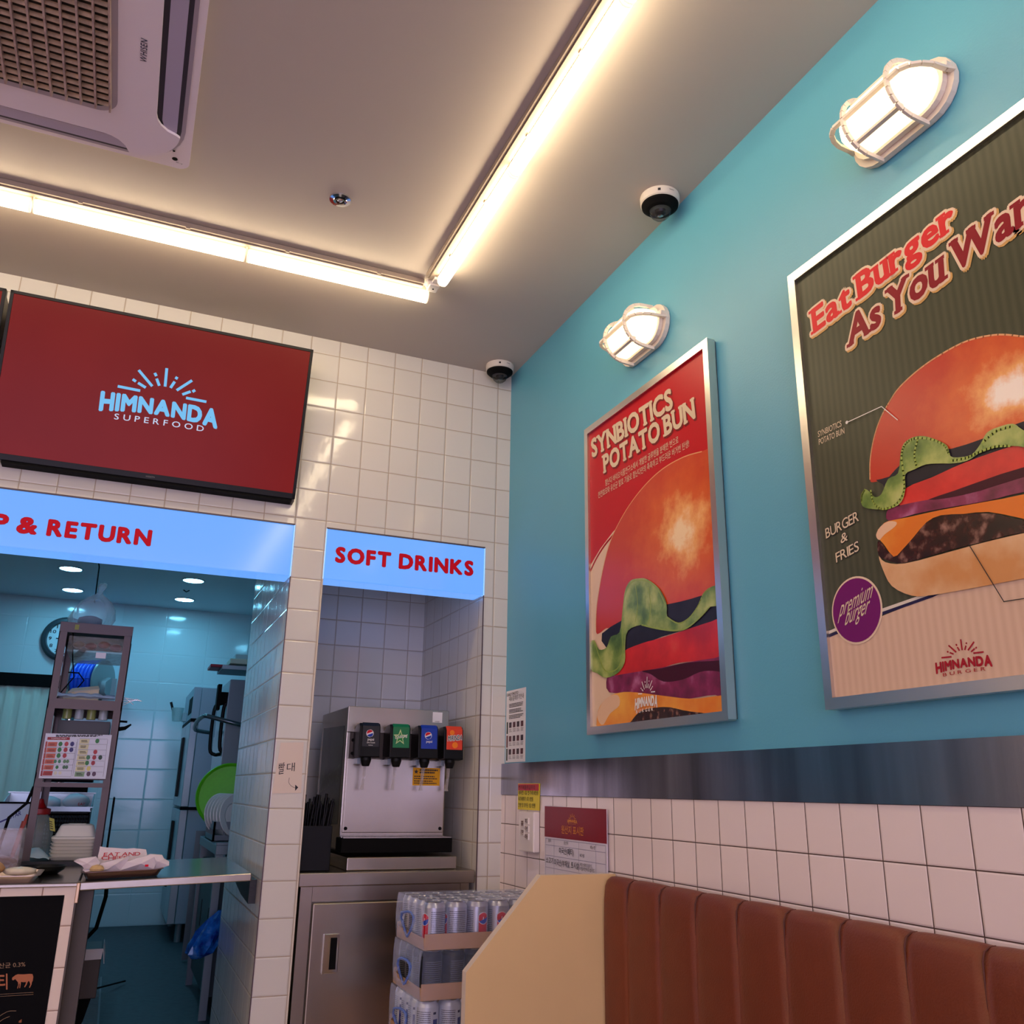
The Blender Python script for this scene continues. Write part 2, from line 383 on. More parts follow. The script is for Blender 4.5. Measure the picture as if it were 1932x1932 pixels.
# ------------------------------------------------------------------ tube lights along the ceiling
GLOW = mat('tube_glow', (255,245,225), .4, emit=TUBE, ecol=(255,232,190))
HOUS = mat('tube_housing', (196,184,172), .5)
def tube_thing(length):
    t = thing('tube_light', 'x', 'light', (0,0,0))
    L2 = length/2
    m = MB(); prof = [(-.014,.002),(-.018,-.010),(-.0165,-.022),(-.009,-.031),(0,-.033),(.009,-.031),(.0165,-.022),(.018,-.010),(.014,.002)]
    m.prism([(-L2+.004, a, b) for a, b in prof], (length-.008, 0, 0), GLOW); m.build('diffuser', t)
    m = MB(); m.box(-L2, L2, -.007, .007, .002, .0245, HOUS); m.build('housing', t)
    for s_ in (-1, 1):
        m = MB(); m.prism([(s_*L2, a*1.02, b*1.02) for a, b in prof], (-s_*.004, 0, 0), mat('tube_cap', (250,226,196), .4, emit=1.2, ecol=(255,225,185))); m.build('end_cap', t)
    return t
proto = tube_thing(.6)
names1 = ['over the left screen', 'second from the corner, above the red screen', 'ending in the corner, above the tiled wall']
first = True
for i in range(8):
    x = -.527-.305-.607*i
    if x < -4.9: break
    if first: o = proto; first = False
    else: o = copy_tree(proto)
    o.location = (x, -.513, 2.775)
    lab = ['glowing tube light above the tiled wall, its end nearest the room corner', 'second glowing tube light from the corner, above the red screen',
           'third glowing tube light from the corner, cut by the left edge'][i] if i < 3 else 'glowing tube light further left on the line parallel to the tiled wall'
    tag(o, lab, 'light', 'tube lights parallel to the tiled wall')
for i in range(8):
    o = copy_tree(proto); o.rotation_euler = (0,0,math.pi/2); o.location = (-.518, -.63-.3-.607*i, 2.775)
    lab = ['glowing tube light along the teal wall, its end nearest the room corner', 'second glowing tube light along the teal wall, left of the dome camera',
           'third glowing tube light along the teal wall, cut by the top edge'][i] if i < 3 else 'glowing tube light nearer the viewer on the line along the teal wall'
    tag(o, lab, 'light', 'tube lights parallel to the teal wall')
for i in range(6):  # unseen row, added as fill to brighten the whole room
    o = copy_tree(proto); o.rotation_euler = (0,0,math.pi/2); o.location = (-4.1, -.9-.607*i, 2.775)
    tag(o, 'added fill tube light on the far left ceiling line, unseen', 'light', 'added tube lights at the far left')
for i in range(5):  # second added row out of view, more bounce onto the ceiling
    o = copy_tree(proto); o.location = (-1.0-.607*i, -4.9, 2.775)
    tag(o, 'added fill tube light on the ceiling line behind the viewer, unseen', 'light', 'added tube lights behind the viewer')
RW = mat('raceway', (150,134,120), .6)
def raceway(name, a, b, lab):
    t = thing(name, lab, 'cable duct', a)
    a, b = V(a), V(b); d = (b-a).normalized(); s_ = V((0,0,1)).cross(d)
    m = MB()
    for k, (w0, w1, h) in enumerate(((-.017,-.008,.017),(-.008,.005,.021),(.005,.016,.017))):
        m.obox(a+s_*w0+V((0,0,-h)), b-a, s_*(w1-w0-.0008), V((0,0,h-.001)), RW)
    m.build('duct', t)
    n_ = int((b-a).length/.3)
    for k in range(n_): p = a+d*(.15+.3*k); m = MB(); m.obox(p+s_*.012+V((0,0,-.022)), d*.012, s_*.004, V((0,0,.018)), RW); m.build('clip', t)
raceway('cable_duct', (-.56,-.548,2.799), (-4.9,-.548,2.799), 'ribbed beige cable duct beside the tubes parallel to the tiled wall')
raceway('cable_duct', (-.548,-.60,2.799), (-.548,-5.6,2.799), 'slim beige cable duct beside the tubes along the teal wall')
t = thing('junction_box', 'small white corner connector where the two tube light lines meet', 'junction box', (-.52,-.57,2.8))
m = MB(); m.box(-.548, -.512, -.59, -.545, 2.765, 2.799, WHITE); m.build('case', t, bevel=.003)
m = MB(); m.box(-.542, -.520, -.618, -.590, 2.772, 2.790, WHITE); m.box(-.556,-.545,-.585,-.56,2.77,2.795,WHITE); m.build('clip', t, bevel=.002)
m = MB(); m.lathe([(.003,0),(.003,.002)], (-.53,-.568,2.763), BLACK, 8); m.build('screw', t)

# ------------------------------------------------------------------ ceiling air conditioner (cassette)
def rrect(x0, x1, y0, y1, r, z, k=8):
    out = []
    for cx, cy, a0 in ((x1-r,y1-r,0),(x0+r,y1-r,90),(x0+r,y0+r,180),(x1-r,y0+r,270)):
        for i in range(k+1):
            a = math.radians(a0+90*i/k); out.append((cx+r*math.cos(a), cy+r*math.sin(a), z))
    return out
ACP = mat('ac_plastic', (234,220,226), .42)
ax0, ax1, ay0, ay1 = -2.284, -1.334, -1.794, -.844; acx, acy = (ax0+ax1)/2, (ay0+ay1)/2
t = thing('air_conditioner', 'white ceiling cassette air conditioner with a brown grille and WHISEN lettering', 'air conditioner', (acx,acy,2.8))
m = MB(); m.prism(rrect(ax0,ax1,ay0,ay1,.03,2.799)[::-1], (0,0,-.022), ACP); m.build('frame', t, bevel=.004)
# sunk ring, dark air slots, louvres, and the centre panel whose corners reach out to the ring
DK = mat('ac_slot', (48,40,52), .6); LV = mat('ac_louver', (176,164,186), .35)
def rel(p, z): return (acx+p[0], acy+p[1], z)
hr = .447; rc = .132; cc_ = hr-rc
m = MB(); m.prism(rrect(acx-hr-.010,acx+hr+.010,acy-hr-.010,acy+hr+.010,rc+.010,2.7775)[::-1], (0,0,-.003), mat('ac_groove', (160,146,158), .45)); m.build('ring', t, bevel=.0015)
m = MB(); m.poly(rrect(acx-hr,acx+hr,acy-hr,acy+hr,rc,2.7742)[::-1], DK); m.build('air_slot', t)
for k in range(4):
    def T(a, b, z):
        a, b = [(a,b),(-b,a),(-a,-b),(b,-a)][k]; return (acx+a, acy+b, z)
    p = [(.399,-.285),(.405,-.31),(.420,-.325),(.436,-.32),(.436,.32),(.420,.325),(.405,.31),(.399,.285)]
    m = MB(); m.prism([T(a,b,2.7738) for a,b in p][::-1], (0,0,-.003), LV); m.build('louver', t, bevel=.001)
q_ = []
arc = [(cc_+rc*math.cos(math.radians(a_))*.995, cc_+rc*math.sin(math.radians(a_))*.995) for a_ in range(6, 85, 6)]
one = [(.386,-.262),(.386,.262),(.389,.280),(.398,.298),(.415,.314),(.436,.322)] + arc + [(.322,.436),(.314,.415),(.298,.398),(.280,.389)]
for k in range(4):
    for a_, b_ in one: q_.append([(a_,b_),(-b_,a_),(-a_,-b_),(b_,-a_)][k])
m = MB(); m.prism([rel(p,2.7715) for p in q_][::-1], (0,0,-.009), ACP); m.build('panel', t, bevel=.003)
gx0, gx1, gy0, gy1 = ax0+.196, ax1-.196, ay0+.19, ay1-.19
m = MB(); m.prism(rrect(gx0-.016,gx1+.016,gy0-.016,gy1+.016,.05,2.7625)[::-1], (0,0,-.0015), mat('ac_bezel', (172,158,166), .4)); m.build('grille_bezel', t)
m = MB(); m.poly(rrect(gx0,gx1,gy0,gy1,.035,2.7607)[::-1], mat('ac_dark', (26,20,18), .8)); m.build('intake', t)
m = MB(); GB = mat('ac_grille', (178,152,142), .5, noise=.3, nscale=40); GS = mat('ac_grille_slat', (168,140,112), .6, noise=.3, nscale=60)
nx, ny = 17, 25
for i in range(nx+1):
    x = gx0+(gx1-gx0)*i/nx; m.box(x-.0022, x+.0022, gy0+.004, gy1-.004, 2.746, 2.7605, GB)
for j in range(ny+1):
    if j == ny: break
    y = gy0+(gy1-gy0)*j/ny
    m.obox((gx0+.004,y-.001,2.7605), (gx1-gx0-.008,0,0), (0,.0016,.0005), (0,.0062,-.0075), GS)
m.build('grille', t)
m = MB(); n = V((0,0,-1)); text(m, 'WHISEN', (-1.452,-1.228,2.7623), (-1.452,-1.300,2.7623), (-1.4665,-1.231,2.7623), mat('logo_ink', (40,34,66), .5), bold=.012, n=n, off=.0006, loose=True, gap=.20); tag(m.build('lettering', t), 'dark slanted WHISEN lettering')
m = MB()
for k in range(3): m.lathe([(.0032,0),(.0032,.001)], (-1.398+.011*k, -.912-.002*k, 2.7755), BLACKM, 10)
m.build('indicator', t)
m = MB(); m.lathe([(.0075,0),(.0065,.0005)], (-1.372,-.884,2.7755), BLACKM, 16); m.lathe([(.010,0.001),(.010,.002)], (-1.372,-.884,2.7765), mat('ac_groove'), 16); m.build('sensor', t)
m = MB(); text(m, 'PM 1.0', (-1.368,-.868,2.777), (-1.352,-.866,2.777), (-1.368,-.873,2.777), INK, n=n, off=.0006); m.build('lettering', t)

# ------------------------------------------------------------------ small recessed ceiling spot
t = thing('ceiling_spotlight', 'small chrome ringed recessed spotlight in the middle of the ceiling', 'light', (-.916,-.866,2.8))
m = MB(); m.lathe([(.032,0),(.031,-.004),(.020,-.006),(.015,-.003)], (-.916,-.866,2.7995), CHROME, 32, cap=False); m.build('ring', t)
m = MB(); m.lathe([(.015,0),(.013,-.004),(.009,-.002)], (-.916,-.866,2.797), BLACK, 24); m.build('socket', t)
m = MB(); m.lathe([(.009,0),(.006,-.003),(0,-.004)], (-.916,-.866,2.795), CHROME, 20); m.build('lamp', t)

# ------------------------------------------------------------------ dome security cameras
def dome(x, y, lab):
    t = thing('security_camera', lab, 'security camera', (x,y,2.8), 'dome cameras on the ceiling')
    m = MB(); m.lathe([(.056,0),(.057,-.004),(.056,-.024),(.052,-.027)], (x,y,2.7995), mat('camera_white', (216,206,196), .4), 40); m.build('base', t)
    m = MB(); m.lathe([(.053,0),(.052,-.006),(.040,-.017),(.032,-.021),(.031,-.016)], (x,y,2.7725), BLACKM, 40, cap=False); m.build('shroud', t)
    m = MB(); m.lathe([(.031,0),(.030,-.010),(.025,-.020),(.016,-.028),(.008,-.031),(0,-.032)], (x,y,2.756), film_mat('dome_clear', (60,60,66), .18, .05), 32); m.build('dome', t)
    m = MB(); m.lathe([(.016,0),(.017,-.008),(.012,-.017),(.009,-.018)], (x,y,2.757), BLACK, 24, ax=(-.2,-.25,1)); m.lathe([(.009,0),(.006,-.003),(0,-.003)], (x+.002,y+.003,2.740), CHROME, 16, ax=(-.2,-.25,1)); m.build('lens', t)
    m = MB(); d = V((CAM.x-x, CAM.y-y, 0)).normalized(); s_ = V((-d.y,d.x,0))
    p = V((x,y,2.790))+d*.0572
    m.add([p-s_*.004+V((0,0,-.008)), p+s_*.004+V((0,0,-.008)), p+s_*.004, p-s_*.004], [(0,1,2,3)], INK)
    p = V((x,y,2.789))+(d*.8+s_*.6).normalized()*.0574; q = V((-(d*.8+s_*.6).y,(d*.8+s_*.6).x,0)).normalized()
    m.add([p-q*.008+V((0,0,-.0015)), p+q*.008+V((0,0,-.0015)), p+q*.008, p-q*.008], [(0,1,2,3)], INK); m.build('sticker', t)
dome(-.083, -.075, 'white and black dome camera in the far ceiling corner')
dome(-.070, -1.258, 'white and black dome camera on the ceiling beside the tube lights')

# ------------------------------------------------------------------ bulkhead wall lamps
BL = mat('bulkhead_white', (222,208,196), .4)
BG = mat('bulkhead_glass', (255,246,226), .5, emit=BULK, ecol=(255,228,172), bump=.8, bscale=30, stretch=(1,14,1))
def stadium(cy, cz, hl, hw, x, k=10):
    out = []
    for s_, a0 in ((-1, -90), (1, 90)):
        for i in range(k+1):
            a = math.radians(a0+180*i/k); out.append((x, cy-s_*(hl-hw)*1+0 - math.cos(a)*hw*(1 if True else 0), cz+math.sin(a)*hw))
    return out
def bulkhead(cy, cz, lab):
    t = thing('wall_lamp', lab, 'wall lamp', (0,cy,cz), 'caged bulkhead lamps on the teal wall')
    def st(hl, hw, x): 
        o = []
        for i in range(11): a = math.radians(-90+18*i); o.append((x, cy+(hl-hw)+math.cos(a)*hw, cz+math.sin(a)*hw))
        for i in range(11): a = math.radians(90+18*i); o.append((x, cy-(hl-hw)+math.cos(a)*hw, cz+math.sin(a)*hw))
        return o
    m = MB(); m.prism(st(.130,.066,-.0005), (-.016,0,0), BL); m.build('base', t, bevel=.004)
    m = MB(); m.prism(st(.116,.055,-.016), (-.014,0,0), BL); m.build('collar', t, bevel=.003)
    # glass bowl
    m = MB(); levels = [(.106,.048,-.030),(.105,.047,-.060),(.100,.043,-.080),(.088,.033,-.094),(.070,.018,-.100)]
    rings = [st(a,b,x) for a,b,x in levels]; k = len(rings[0])
    for i in range(len(rings)-1): m.add(rings[i]+rings[i+1], [(j,(j+1)%k,k+(j+1)%k,k+j) for j in range(k)], BG, True)
    m.add(rings[-1], [list(range(k))], BG, True); m.build('glass_bowl', t)
    # cage
    m = MB()
    def bar(pts, w):   # flat ribs standing out from the bowl
        pts = [V(p) for p in pts]
        for a, b in zip(pts[:-1], pts[1:]):
            d = (b-a); 
            m.obox(a-w/2, d*1.02, w, V((-.0001,0,0)) if False else (d.cross(w)).normalized()*.010, BL)
    for s_ in (-1, 1):
        y = cy+s_*.058; arc = [(-.014, y, cz-.063)]
        for i in range(13):
            a = math.radians(180*i/12); arc.append((-.030-.078*math.sin(a)**.75, y, cz-math.cos(a)*.062))
        arc.append((-.014, y, cz+.063)); bar(arc, V((0,.006,0)))
    arc = [(-.014, cy+.124, cz)]
    for i in range(17):
        a = math.radians(180*i/16); arc.append((-.030-.076*min(1,math.sin(a)*1.5)**.7, cy+math.cos(a)*.120, cz))
    arc.append((-.014, cy-.124, cz)); bar(arc, V((0,0,.006)))
    for zz in (-.046, .046): bar([(-.085, cy-.058, cz+zz), (-.085, cy+.058, cz+zz)], V((0,0,.006)))
    m.build('cage', t)
    for s_ in (-1, 1):
        m = MB(); m.lathe([(.010,0),(.010,.014),(.006,.016)], (-.016, cy+s_*.118, cz+.014), BL, 14, ax=(-1,0,0)); m.build('screw', t)
bulkhead(-1.055, 2.463, 'lit white caged bulkhead lamp above the red SYNBIOTICS poster')
bulkhead(-2.055, 2.468, 'lit white caged bulkhead lamp above the green burger poster')
bulkhead(-3.055, 2.468, 'added white caged bulkhead lamp beside the viewer, unseen, for extra light')  # this lamp and the next are unseen, added to light the lower panel
bulkhead(-4.055, 2.468, 'added white caged bulkhead lamp behind the viewer, unseen, for extra light')
# ------------------------------------------------------------------ screens
def screen(x1, lab, label_brand=True):
    w, h, a = .97, .5475, math.radians(12)
    B = V((x1, -.045, 2.127)); up = V((0,-math.sin(a), math.cos(a))); n = V((0,-math.cos(a),-math.sin(a))); L = V((-w,0,0))
    t = thing('television', lab, 'television', (x1-w/2, 0, 2.12), 'screens over the kitchen hatch')
    BZ = mat('bezel', (16,13,14), .4, spec=.2)
    m = MB(); m.obox(B-n*.028, L, up*h, n*.028, BZ); m.build('housing', t, bevel=.002)
    m = MB()
    for o, ax, ay in ((B, L, up*.020), (B+up*(h-.0105), L, up*.0105), (B, L.normalized()*.0105, up*h), (B+L, -L.normalized()*.0105, up*h)):
        m.obox(o, ax, ay, n*.003, BZ)
    m.build('bezel', t, bevel=.001)
    m = MB(); o = B+n*.0006+up*.020+L.normalized()*.0105
    m.add([o, o+L.normalized()*(w-.021), o+L.normalized()*(w-.021)+up*(h-.0305), o+up*(h-.0305)], [(3,2,1,0)],
          mat('red_screen', (10,2,2), .3, spec=.12, emit=.8, ecol=None, ramp=[(.3,(120,16,12)),(.7,(138,24,18))], nscale=1.6)); m.build('display', t)
    m = MB(); m.box(x1-w+.05, x1-.010, -.045, -.0, 2.118, 2.60, BLACKM)
    m.obox((x1-.010,-.045,2.118), (.008,0,0), (0,.045,0), (0,0,.55), mat('side_cover', (58,46,44), .5))
    m.add([(x1-.004,-.045,2.12),(x1-.004,-.005,2.12),(x1-.004,-.005,2.66),(x1-.004,-.145,2.66)], [(0,1,2,3)], mat('side_cover')); m.build('wall_bracket', t)
    return t, B, up, n, L.normalized()
t, B, up, n, Ld = screen(-.844, 'large wall screen showing the light blue HIMNANDA SUPERFOOD logo on dark red')
SB = mat('screen_blue', (8,16,24), .4, emit=.95, ecol=(104,188,238)); SW = mat('screen_white', (20,22,26), .4, emit=.95, ecol=(190,205,232))
def tvp(px, py):   # pixel of the photograph -> point of the tilted screen
    d = _f+_r*(px-966)/FPX+_u*(966-py)/FPX; k = (B+n*.001-CAM).dot(n)/d.dot(n); return CAM+d*k
q = lambda x, y: tvp(x/3.019, 500+y/3.019)
m = MB(); logo(m, q(560,833), q(1237,937), q(575,710), SB, 'SUPERFOOD', SW, n, .0006); tag(m.build('logo', t), 'light blue rising sun logo reading HIMNANDA SUPERFOOD')
m = MB(); text(m, 'WIDETV', B+Ld*.495+up*.007+n*.0033, B+Ld*.466+up*.007+n*.0033, B+Ld*.495+up*.012+n*.0033, mat('grey_print', (120,115,112), .5), n=n, off=.0006); m.build('maker_lettering', t)
screen(-.844-.97-.012, 'second wall screen, only its black right edge showing at the left of the photo')

# ------------------------------------------------------------------ framed posters on the teal wall
XP = -.022; NP = V((-1,0,0))
def frame(y0, y1, z0, z1, t):
    w = .022
    for nm, a, b, c, d in (('frame_side',(y1,z0),(y1,z1),(y1-w,z1-w),(y1-w,z0+w)), ('frame_side',(y0,z1),(y0,z0),(y0+w,z0+w),(y0+w,z1-w)),
                           ('frame_side',(y1,z1),(y0,z1),(y0+w,z1-w),(y1-w,z1-w)), ('frame_side',(y0,z0),(y1,z0),(y1-w,z0+w),(y0+w,z0+w))):
        m = MB(); m.prism([(-.004,)+p for p in (a,b,c,d)], (-.026,0,0), ALU); m.build(nm, t, bevel=.0035, seg=3)
    m = MB(); m.box(-.018,-.001,y0+.004,y1-.004,z0+.004,z1-.004, mat('backing', (60,56,54), .7)); m.build('backing', t)
BUN = dict(noise=.0, nscale=9)
def bun_mat(key, base, hi, red, cy, cz, ry, rz, root=None):
    cy -= root.location.y; cz -= root.location.z
    """printed picture of a glazed bun: colour runs from a pale highlight over orange to red brown, in the print itself"""
    m = bpy.data.materials.new(key); m.use_nodes = True; nt = m.node_tree; N = nt.nodes; L = nt.links; b = N['Principled BSDF']; b.inputs['Roughness'].default_value = .3
    t = N.new('ShaderNodeTexCoord'); mp = N.new('ShaderNodeMapping'); L.new(t.outputs['Object'], mp.inputs[0])
    mp.vector_type = 'POINT'; mp.inputs['Location'].default_value = (0, -cy/ry, -cz/rz); mp.inputs['Scale'].default_value = (0, 1/ry, 1/rz)
    ln = N.new('ShaderNodeVectorMath'); ln.operation = 'LENGTH'; L.new(mp.outputs[0], ln.inputs[0])
    nz = N.new('ShaderNodeTexNoise'); nz.inputs['Scale'].default_value = 14; nz.inputs['Detail'].default_value = 9; nz.inputs['Roughness'].default_value = .62; L.new(t.outputs['Object'], nz.inputs['Vector'])
    a = N.new('ShaderNodeMath'); a.operation = 'MULTIPLY_ADD'; L.new(nz.outputs[0], a.inputs[0]); a.inputs[1].default_value = .55; L.new(ln.outputs['Value'], a.inputs[2])
    r = N.new('ShaderNodeValToRGB'); L.new(a.outputs[0], r.inputs[0]); e = r.color_ramp.elements
    st = [(.30,hi),(.40,(238,168,100)),(.54,base),(.84,red),(1.0,red)]
    e[0].position = st[0][0]; e[0].color = lin(st[0][1]); e[1].position = 1; e[1].color = lin(st[4][1])
    for p, c in st[1:4]: q = e.new(p); q.color = lin(c)
    L.new(r.outputs[0], b.inputs['Base Color']); return m
def clampP(p, y0, y1, z0, z1): return V((p.x, min(max(p.y, y0), y1), min(max(p.z, z0), z1)))
def shape(mb, pts, f, m, off, lim, k=4):
    q = [f(*p) for p in pts]
    if k > 1: q = smooth(q, k)
    q = [clampP(p, *lim) for p in q]
    mb.poly([V((XP-off, p.y, p.z)) for p in q][::-1], m)
# red poster
PY0, PY1, PZ0, PZ1 = -1.391, -.700, 1.313, 2.290
t = thing('framed_poster', 'narrow red poster reading SYNBIOTICS POTATO BUN in a silver frame', 'poster', (0,(PY0+PY1)/2,PZ0), 'framed burger posters on the teal wall')
frame(PY0, PY1, PZ0, PZ1, t); lim = (PY0+.02, PY1-.02, PZ0+.02, PZ1-.02)
f1 = lambda x, y: at(1080+x/2.477, 620+y/2.477, 'x', XP)
PR = lambda k, c=None, **q: mat(k, c, .34, spec=.22, **q)
m = MB(); m.box(XP, -.019, PY0+.012, PY1-.012, PZ0+.012, PZ1-.012, PR('poster_red', (190,4,26))); m.build('print', t)
m = MB()
cream = PR('poster_cream', (222,190,160), noise=.05, nscale=6)
shape(m, [(60,1160),(85,1105),(130,1030),(190,950),(240,900),(420,900),(700,1500),(700,1880),(60,1880)], f1, cream, .0004, lim, 1)
pts = [f1(*p) for p in smooth([(78,1150,0),(110,1080,0),(150,1015,0),(200,955,0),(240,905,0)], 4, False) for p in [(p[0],p[1])]]
ribbon(m, [V((XP-.0007,p.y,p.z)) for p in pts], .007, NP, PR('poster_red', None))
ctr = f1(520, 950)
bm = bun_mat('print_bun', (214,92,34), (246,214,170), (196,52,20), ctr.y, ctr.z, .52, .42, t)
shape(m, [(112,1418),(112,1320),(125,1220),(150,1090),(185,975),(250,850),(330,740),(420,655),(520,598),(612,572),(720,560),(760,900),(760,1250),(650,1240),(560,1268),(450,1290),(330,1300),(240,1360),(200,1400),(160,1400),(130,1422)], f1, bm, .001, lim, 3)
rim = PR('print_bun_rim', (232,170,120))
pts = smooth([(112,1418,0),(114,1320,0),(127,1220,0),(152,1090,0),(187,975,0),(252,850,0),(332,742,0),(422,657,0),(522,600,0),(606,575,0)], 5, False)
ribbon(m, [V((XP-.0013,f1(p[0],p[1]).y,f1(p[0],p[1]).z)) for p in pts], .003, NP, rim)
shape(m, [(140,1425),(240,1360),(330,1300),(450,1288),(560,1262),(660,1232),(760,1220),(760,1370),(655,1375),(420,1440),(250,1505),(160,1490)], f1, PR('print_dark', (38,34,44), noise=.3, nscale=12), .0016, lim, 2)
LET = mat('print_lettuce', (120,150,60), .3, nscale=14, ramp=[(.3,(52,86,30)),(.48,(112,140,60)),(.62,(168,180,96)),(.8,(196,200,130))])
LET2 = mat('print_lettuce_edge', (150,170,70), .3)
shape(m, [(240,1510),(330,1470),(420,1445),(655,1368),(760,1340),(760,1520),(668,1545),(500,1562),(400,1590),(200,1622),(245,1560)], f1, mat('print_tomato', (196,26,24), .3, nscale=10, ramp=[(.35,(176,14,22)),(.6,(212,36,34)),(.75,(224,70,56))]), .0020, lim, 3)
shape(m, [(165,1632),(200,1622),(400,1588),(540,1560),(668,1540),(760,1530),(760,1740),(672,1712),(560,1728),(450,1735),(300,1700),(175,1700)], f1, mat('print_onion', (120,26,66), .3, nscale=16, ramp=[(.35,(92,14,50)),(.55,(136,34,82)),(.72,(186,110,150))]), .0024, lim, 3)
shape(m, [(330,1600),(420,1588),(540,1562),(668,1553),(760,1550),(760,1610),(668,1600),(600,1605),(520,1640),(430,1650),(370,1615)], f1, PR('print_plum', (66,14,34)), .0027, lim, 3)
shape(m, [(240,1850),(270,1800),(320,1770),(400,1752),(560,1765),(690,1780),(740,1880),(240,1890)], f1, mat('print_patty', (40,20,16), .25, nscale=40, ramp=[(.35,(22,10,10)),(.55,(60,26,20)),(.72,(150,110,96))]), .0027, lim, 2)
shape(m, [(128,1880),(124,1790),(160,1732),(222,1702),(300,1700),(420,1715),(560,1730),(675,1718),(760,1715),(760,1800),(560,1790),(460,1770),(390,1772),(320,1790),(270,1850),(255,1890)], f1, mat('print_cheese', (236,146,40), .3, nscale=5, ramp=[(.4,(222,118,24)),(.65,(244,176,70))]), .0031, lim, 3)
shape(m, [(122,1800),(158,1732),(215,1712),(225,1760),(180,1800),(150,1850),(130,1840)], f1, PR('print_cream', (228,186,150)), .0034, lim, 3)
shape(m, [(90,1475),(108,1458),(130,1500),(165,1490),(185,1440),(225,1420),(238,1330),(250,1230),(275,1180),(315,1168),(355,1172),(410,1215),(445,1285),(450,1350),(500,1375),(550,1352),(590,1300),(615,1240),(660,1205),(760,1190),(760,1290),(650,1300),(600,1355),(540,1402),(480,1412),(400,1400),(330,1385),(265,1412),(252,1480),(250,1560),(215,1612),(160,1632),(120,1610),(92,1590)], f1, LET, .0038, lim, 3)
for pl in ([(108,1460,0),(130,1530,0),(160,1600,0),(215,1590,0),(240,1520,0),(238,1420,0),(248,1260,0),(285,1185,0),(350,1180,0),(405,1220,0),(440,1290,0)], [(450,1350,0),(500,1378,0),(548,1356,0),(590,1302,0),(618,1242,0),(650,1215,0)], [(330,1385,0),(400,1402,0),(480,1412,0),(540,1400,0),(600,1352,0),(648,1300,0)], [(300,1200,0),(310,1290,0),(300,1370,0)], [(360,1210,0),(372,1300,0),(360,1380,0)]):
    ribbon(m, [V((XP-.0041, clampP(f1(p[0],p[1]),*lim).y, f1(p[0],p[1]).z)) for p in smooth(pl, 4, False)], .004, NP, LET2)
tag(m.build('burger_picture', t), 'printed close-up of a glazed bun, lettuce, tomato, onion and cheese')
m = MB(); SH = PR('title_shadow', (120,20,24)); TI = PR('title_cream', (216,196,166))
for s_, O, P1, P2 in (('SYNBIOTICS',(93,606),(474,372),(86,520)), ('POTATO BUN',(148,678),(578,418),(142,592))):
    O, P1, P2 = f1(*O), f1(*P1), f1(*P2); dd = V((0,-.005,-.006))
    text(m, s_, O+dd, P1+dd, P2+dd, SH, bold=.06, slab=True, n=NP, off=.0006, gap=.03, grow=.02)
    text(m, s_, O, P1, P2, TI, bold=.06, slab=True, n=NP, off=.0010, gap=.03)
for s_, O, P1 in (('힘난다 바이오식품연구소에서 개발한 글루텐을 분해한 번으로',(155,735),(497,532)), ('천연효모와 유산균 발효 기술로 힘난다만의 촉촉하고 부드러운 버거번 탄생!',(122,792),(547,550))):
    a_ = f1(*O); text(m, s_, a_, f1(*P1), a_+V((0,0,.0165)), TI, n=NP, off=.0010, bold=.008)
tag(m.build('lettering', t), 'cream slab letters reading SYNBIOTICS POTATO BUN over two Korean lines')
m = MB(); LG = PR('logo_white', (228,224,218)); O = f1(298,1787); P1 = f1(404,1778); P1.z = O.z
logo(m, O, P1, O+V((0,-.004,.034)), LG, 'BURGER', LG, NP, .0046); tag(m.build('logo', t), 'small white HIMNANDA BURGER logo')

# green and cream poster
QY0, QY1 = -2.398, -1.706
t = thing('framed_poster', 'green and cream poster reading Eat Burger As You Want in a silver frame', 'poster', (0,(QY0+QY1)/2,PZ0), 'framed burger posters on the teal wall')
frame(QY0, QY1, PZ0, PZ1, t); lim = (QY0+.02, QY1-.02, PZ0+.02, PZ1-.02)
zA = lambda x, y: at(1480+x/3.22, 200+y/3.22, 'x', XP)
zB = lambda x, y: at(1480+x/3.22, 780+y/3.22, 'x', XP)
def pin(key, c1, c2):
    m_ = bpy.data.materials.new(key); m_.use_nodes = True; nt = m_.node_tree; N = nt.nodes; L = nt.links; b = N['Principled BSDF']; b.inputs['Roughness'].default_value = .36; b.inputs['Specular IOR Level'].default_value = .25
    t_ = N.new('ShaderNodeTexCoord'); w_ = N.new('ShaderNodeTexWave'); w_.bands_direction = 'Y'; w_.inputs['Scale'].default_value = 19.
    L.new(t_.outputs['Object'], w_.inputs['Vector']); r = N.new('ShaderNodeMix'); r.data_type = 'RGBA'; L.new(w_.outputs['Fac'], r.inputs[0])
    r.inputs[6].default_value = lin(c1); r.inputs[7].default_value = lin(c2); L.new(r.outputs[2], b.inputs['Base Color']); return m_
GRN = pin('poster_green', (66,68,50), (76,77,58)); CRM = pin('poster_sand', (206,172,148), (214,182,158))
m = MB(); m.box(XP, -.019, QY0+.012, QY1-.012, PZ0+.012, PZ1-.012, GRN); m.build('print', t)
m = MB()
def lineP(f, pts, w, mt, off): ribbon(m, [V((XP-off, clampP(f(*p),*lim).y, clampP(f(*p),*lim).z)) for p in pts], w, NP, mt)
shape(m, [(230,1370),(900,1108),(2200,500),(2400,1900),(230,1900)], zB, CRM, .0004, lim, 1)
lineP(zB, [(250,1336),(560,1208),(900,1090),(1400,860)], .006, PR('poster_light', (216,204,190)), .0006)
lineP(zB, [(250,1358),(560,1228),(900,1108),(1400,880)], .0055, PR('poster_navy', (38,32,70)), .0009)
ctr = zA(1350, 1740)
bm2 = bun_mat('print_bun_glossy', (214,96,40), (250,236,220), (190,44,20), ctr.y, ctr.z, .34, .26, t)
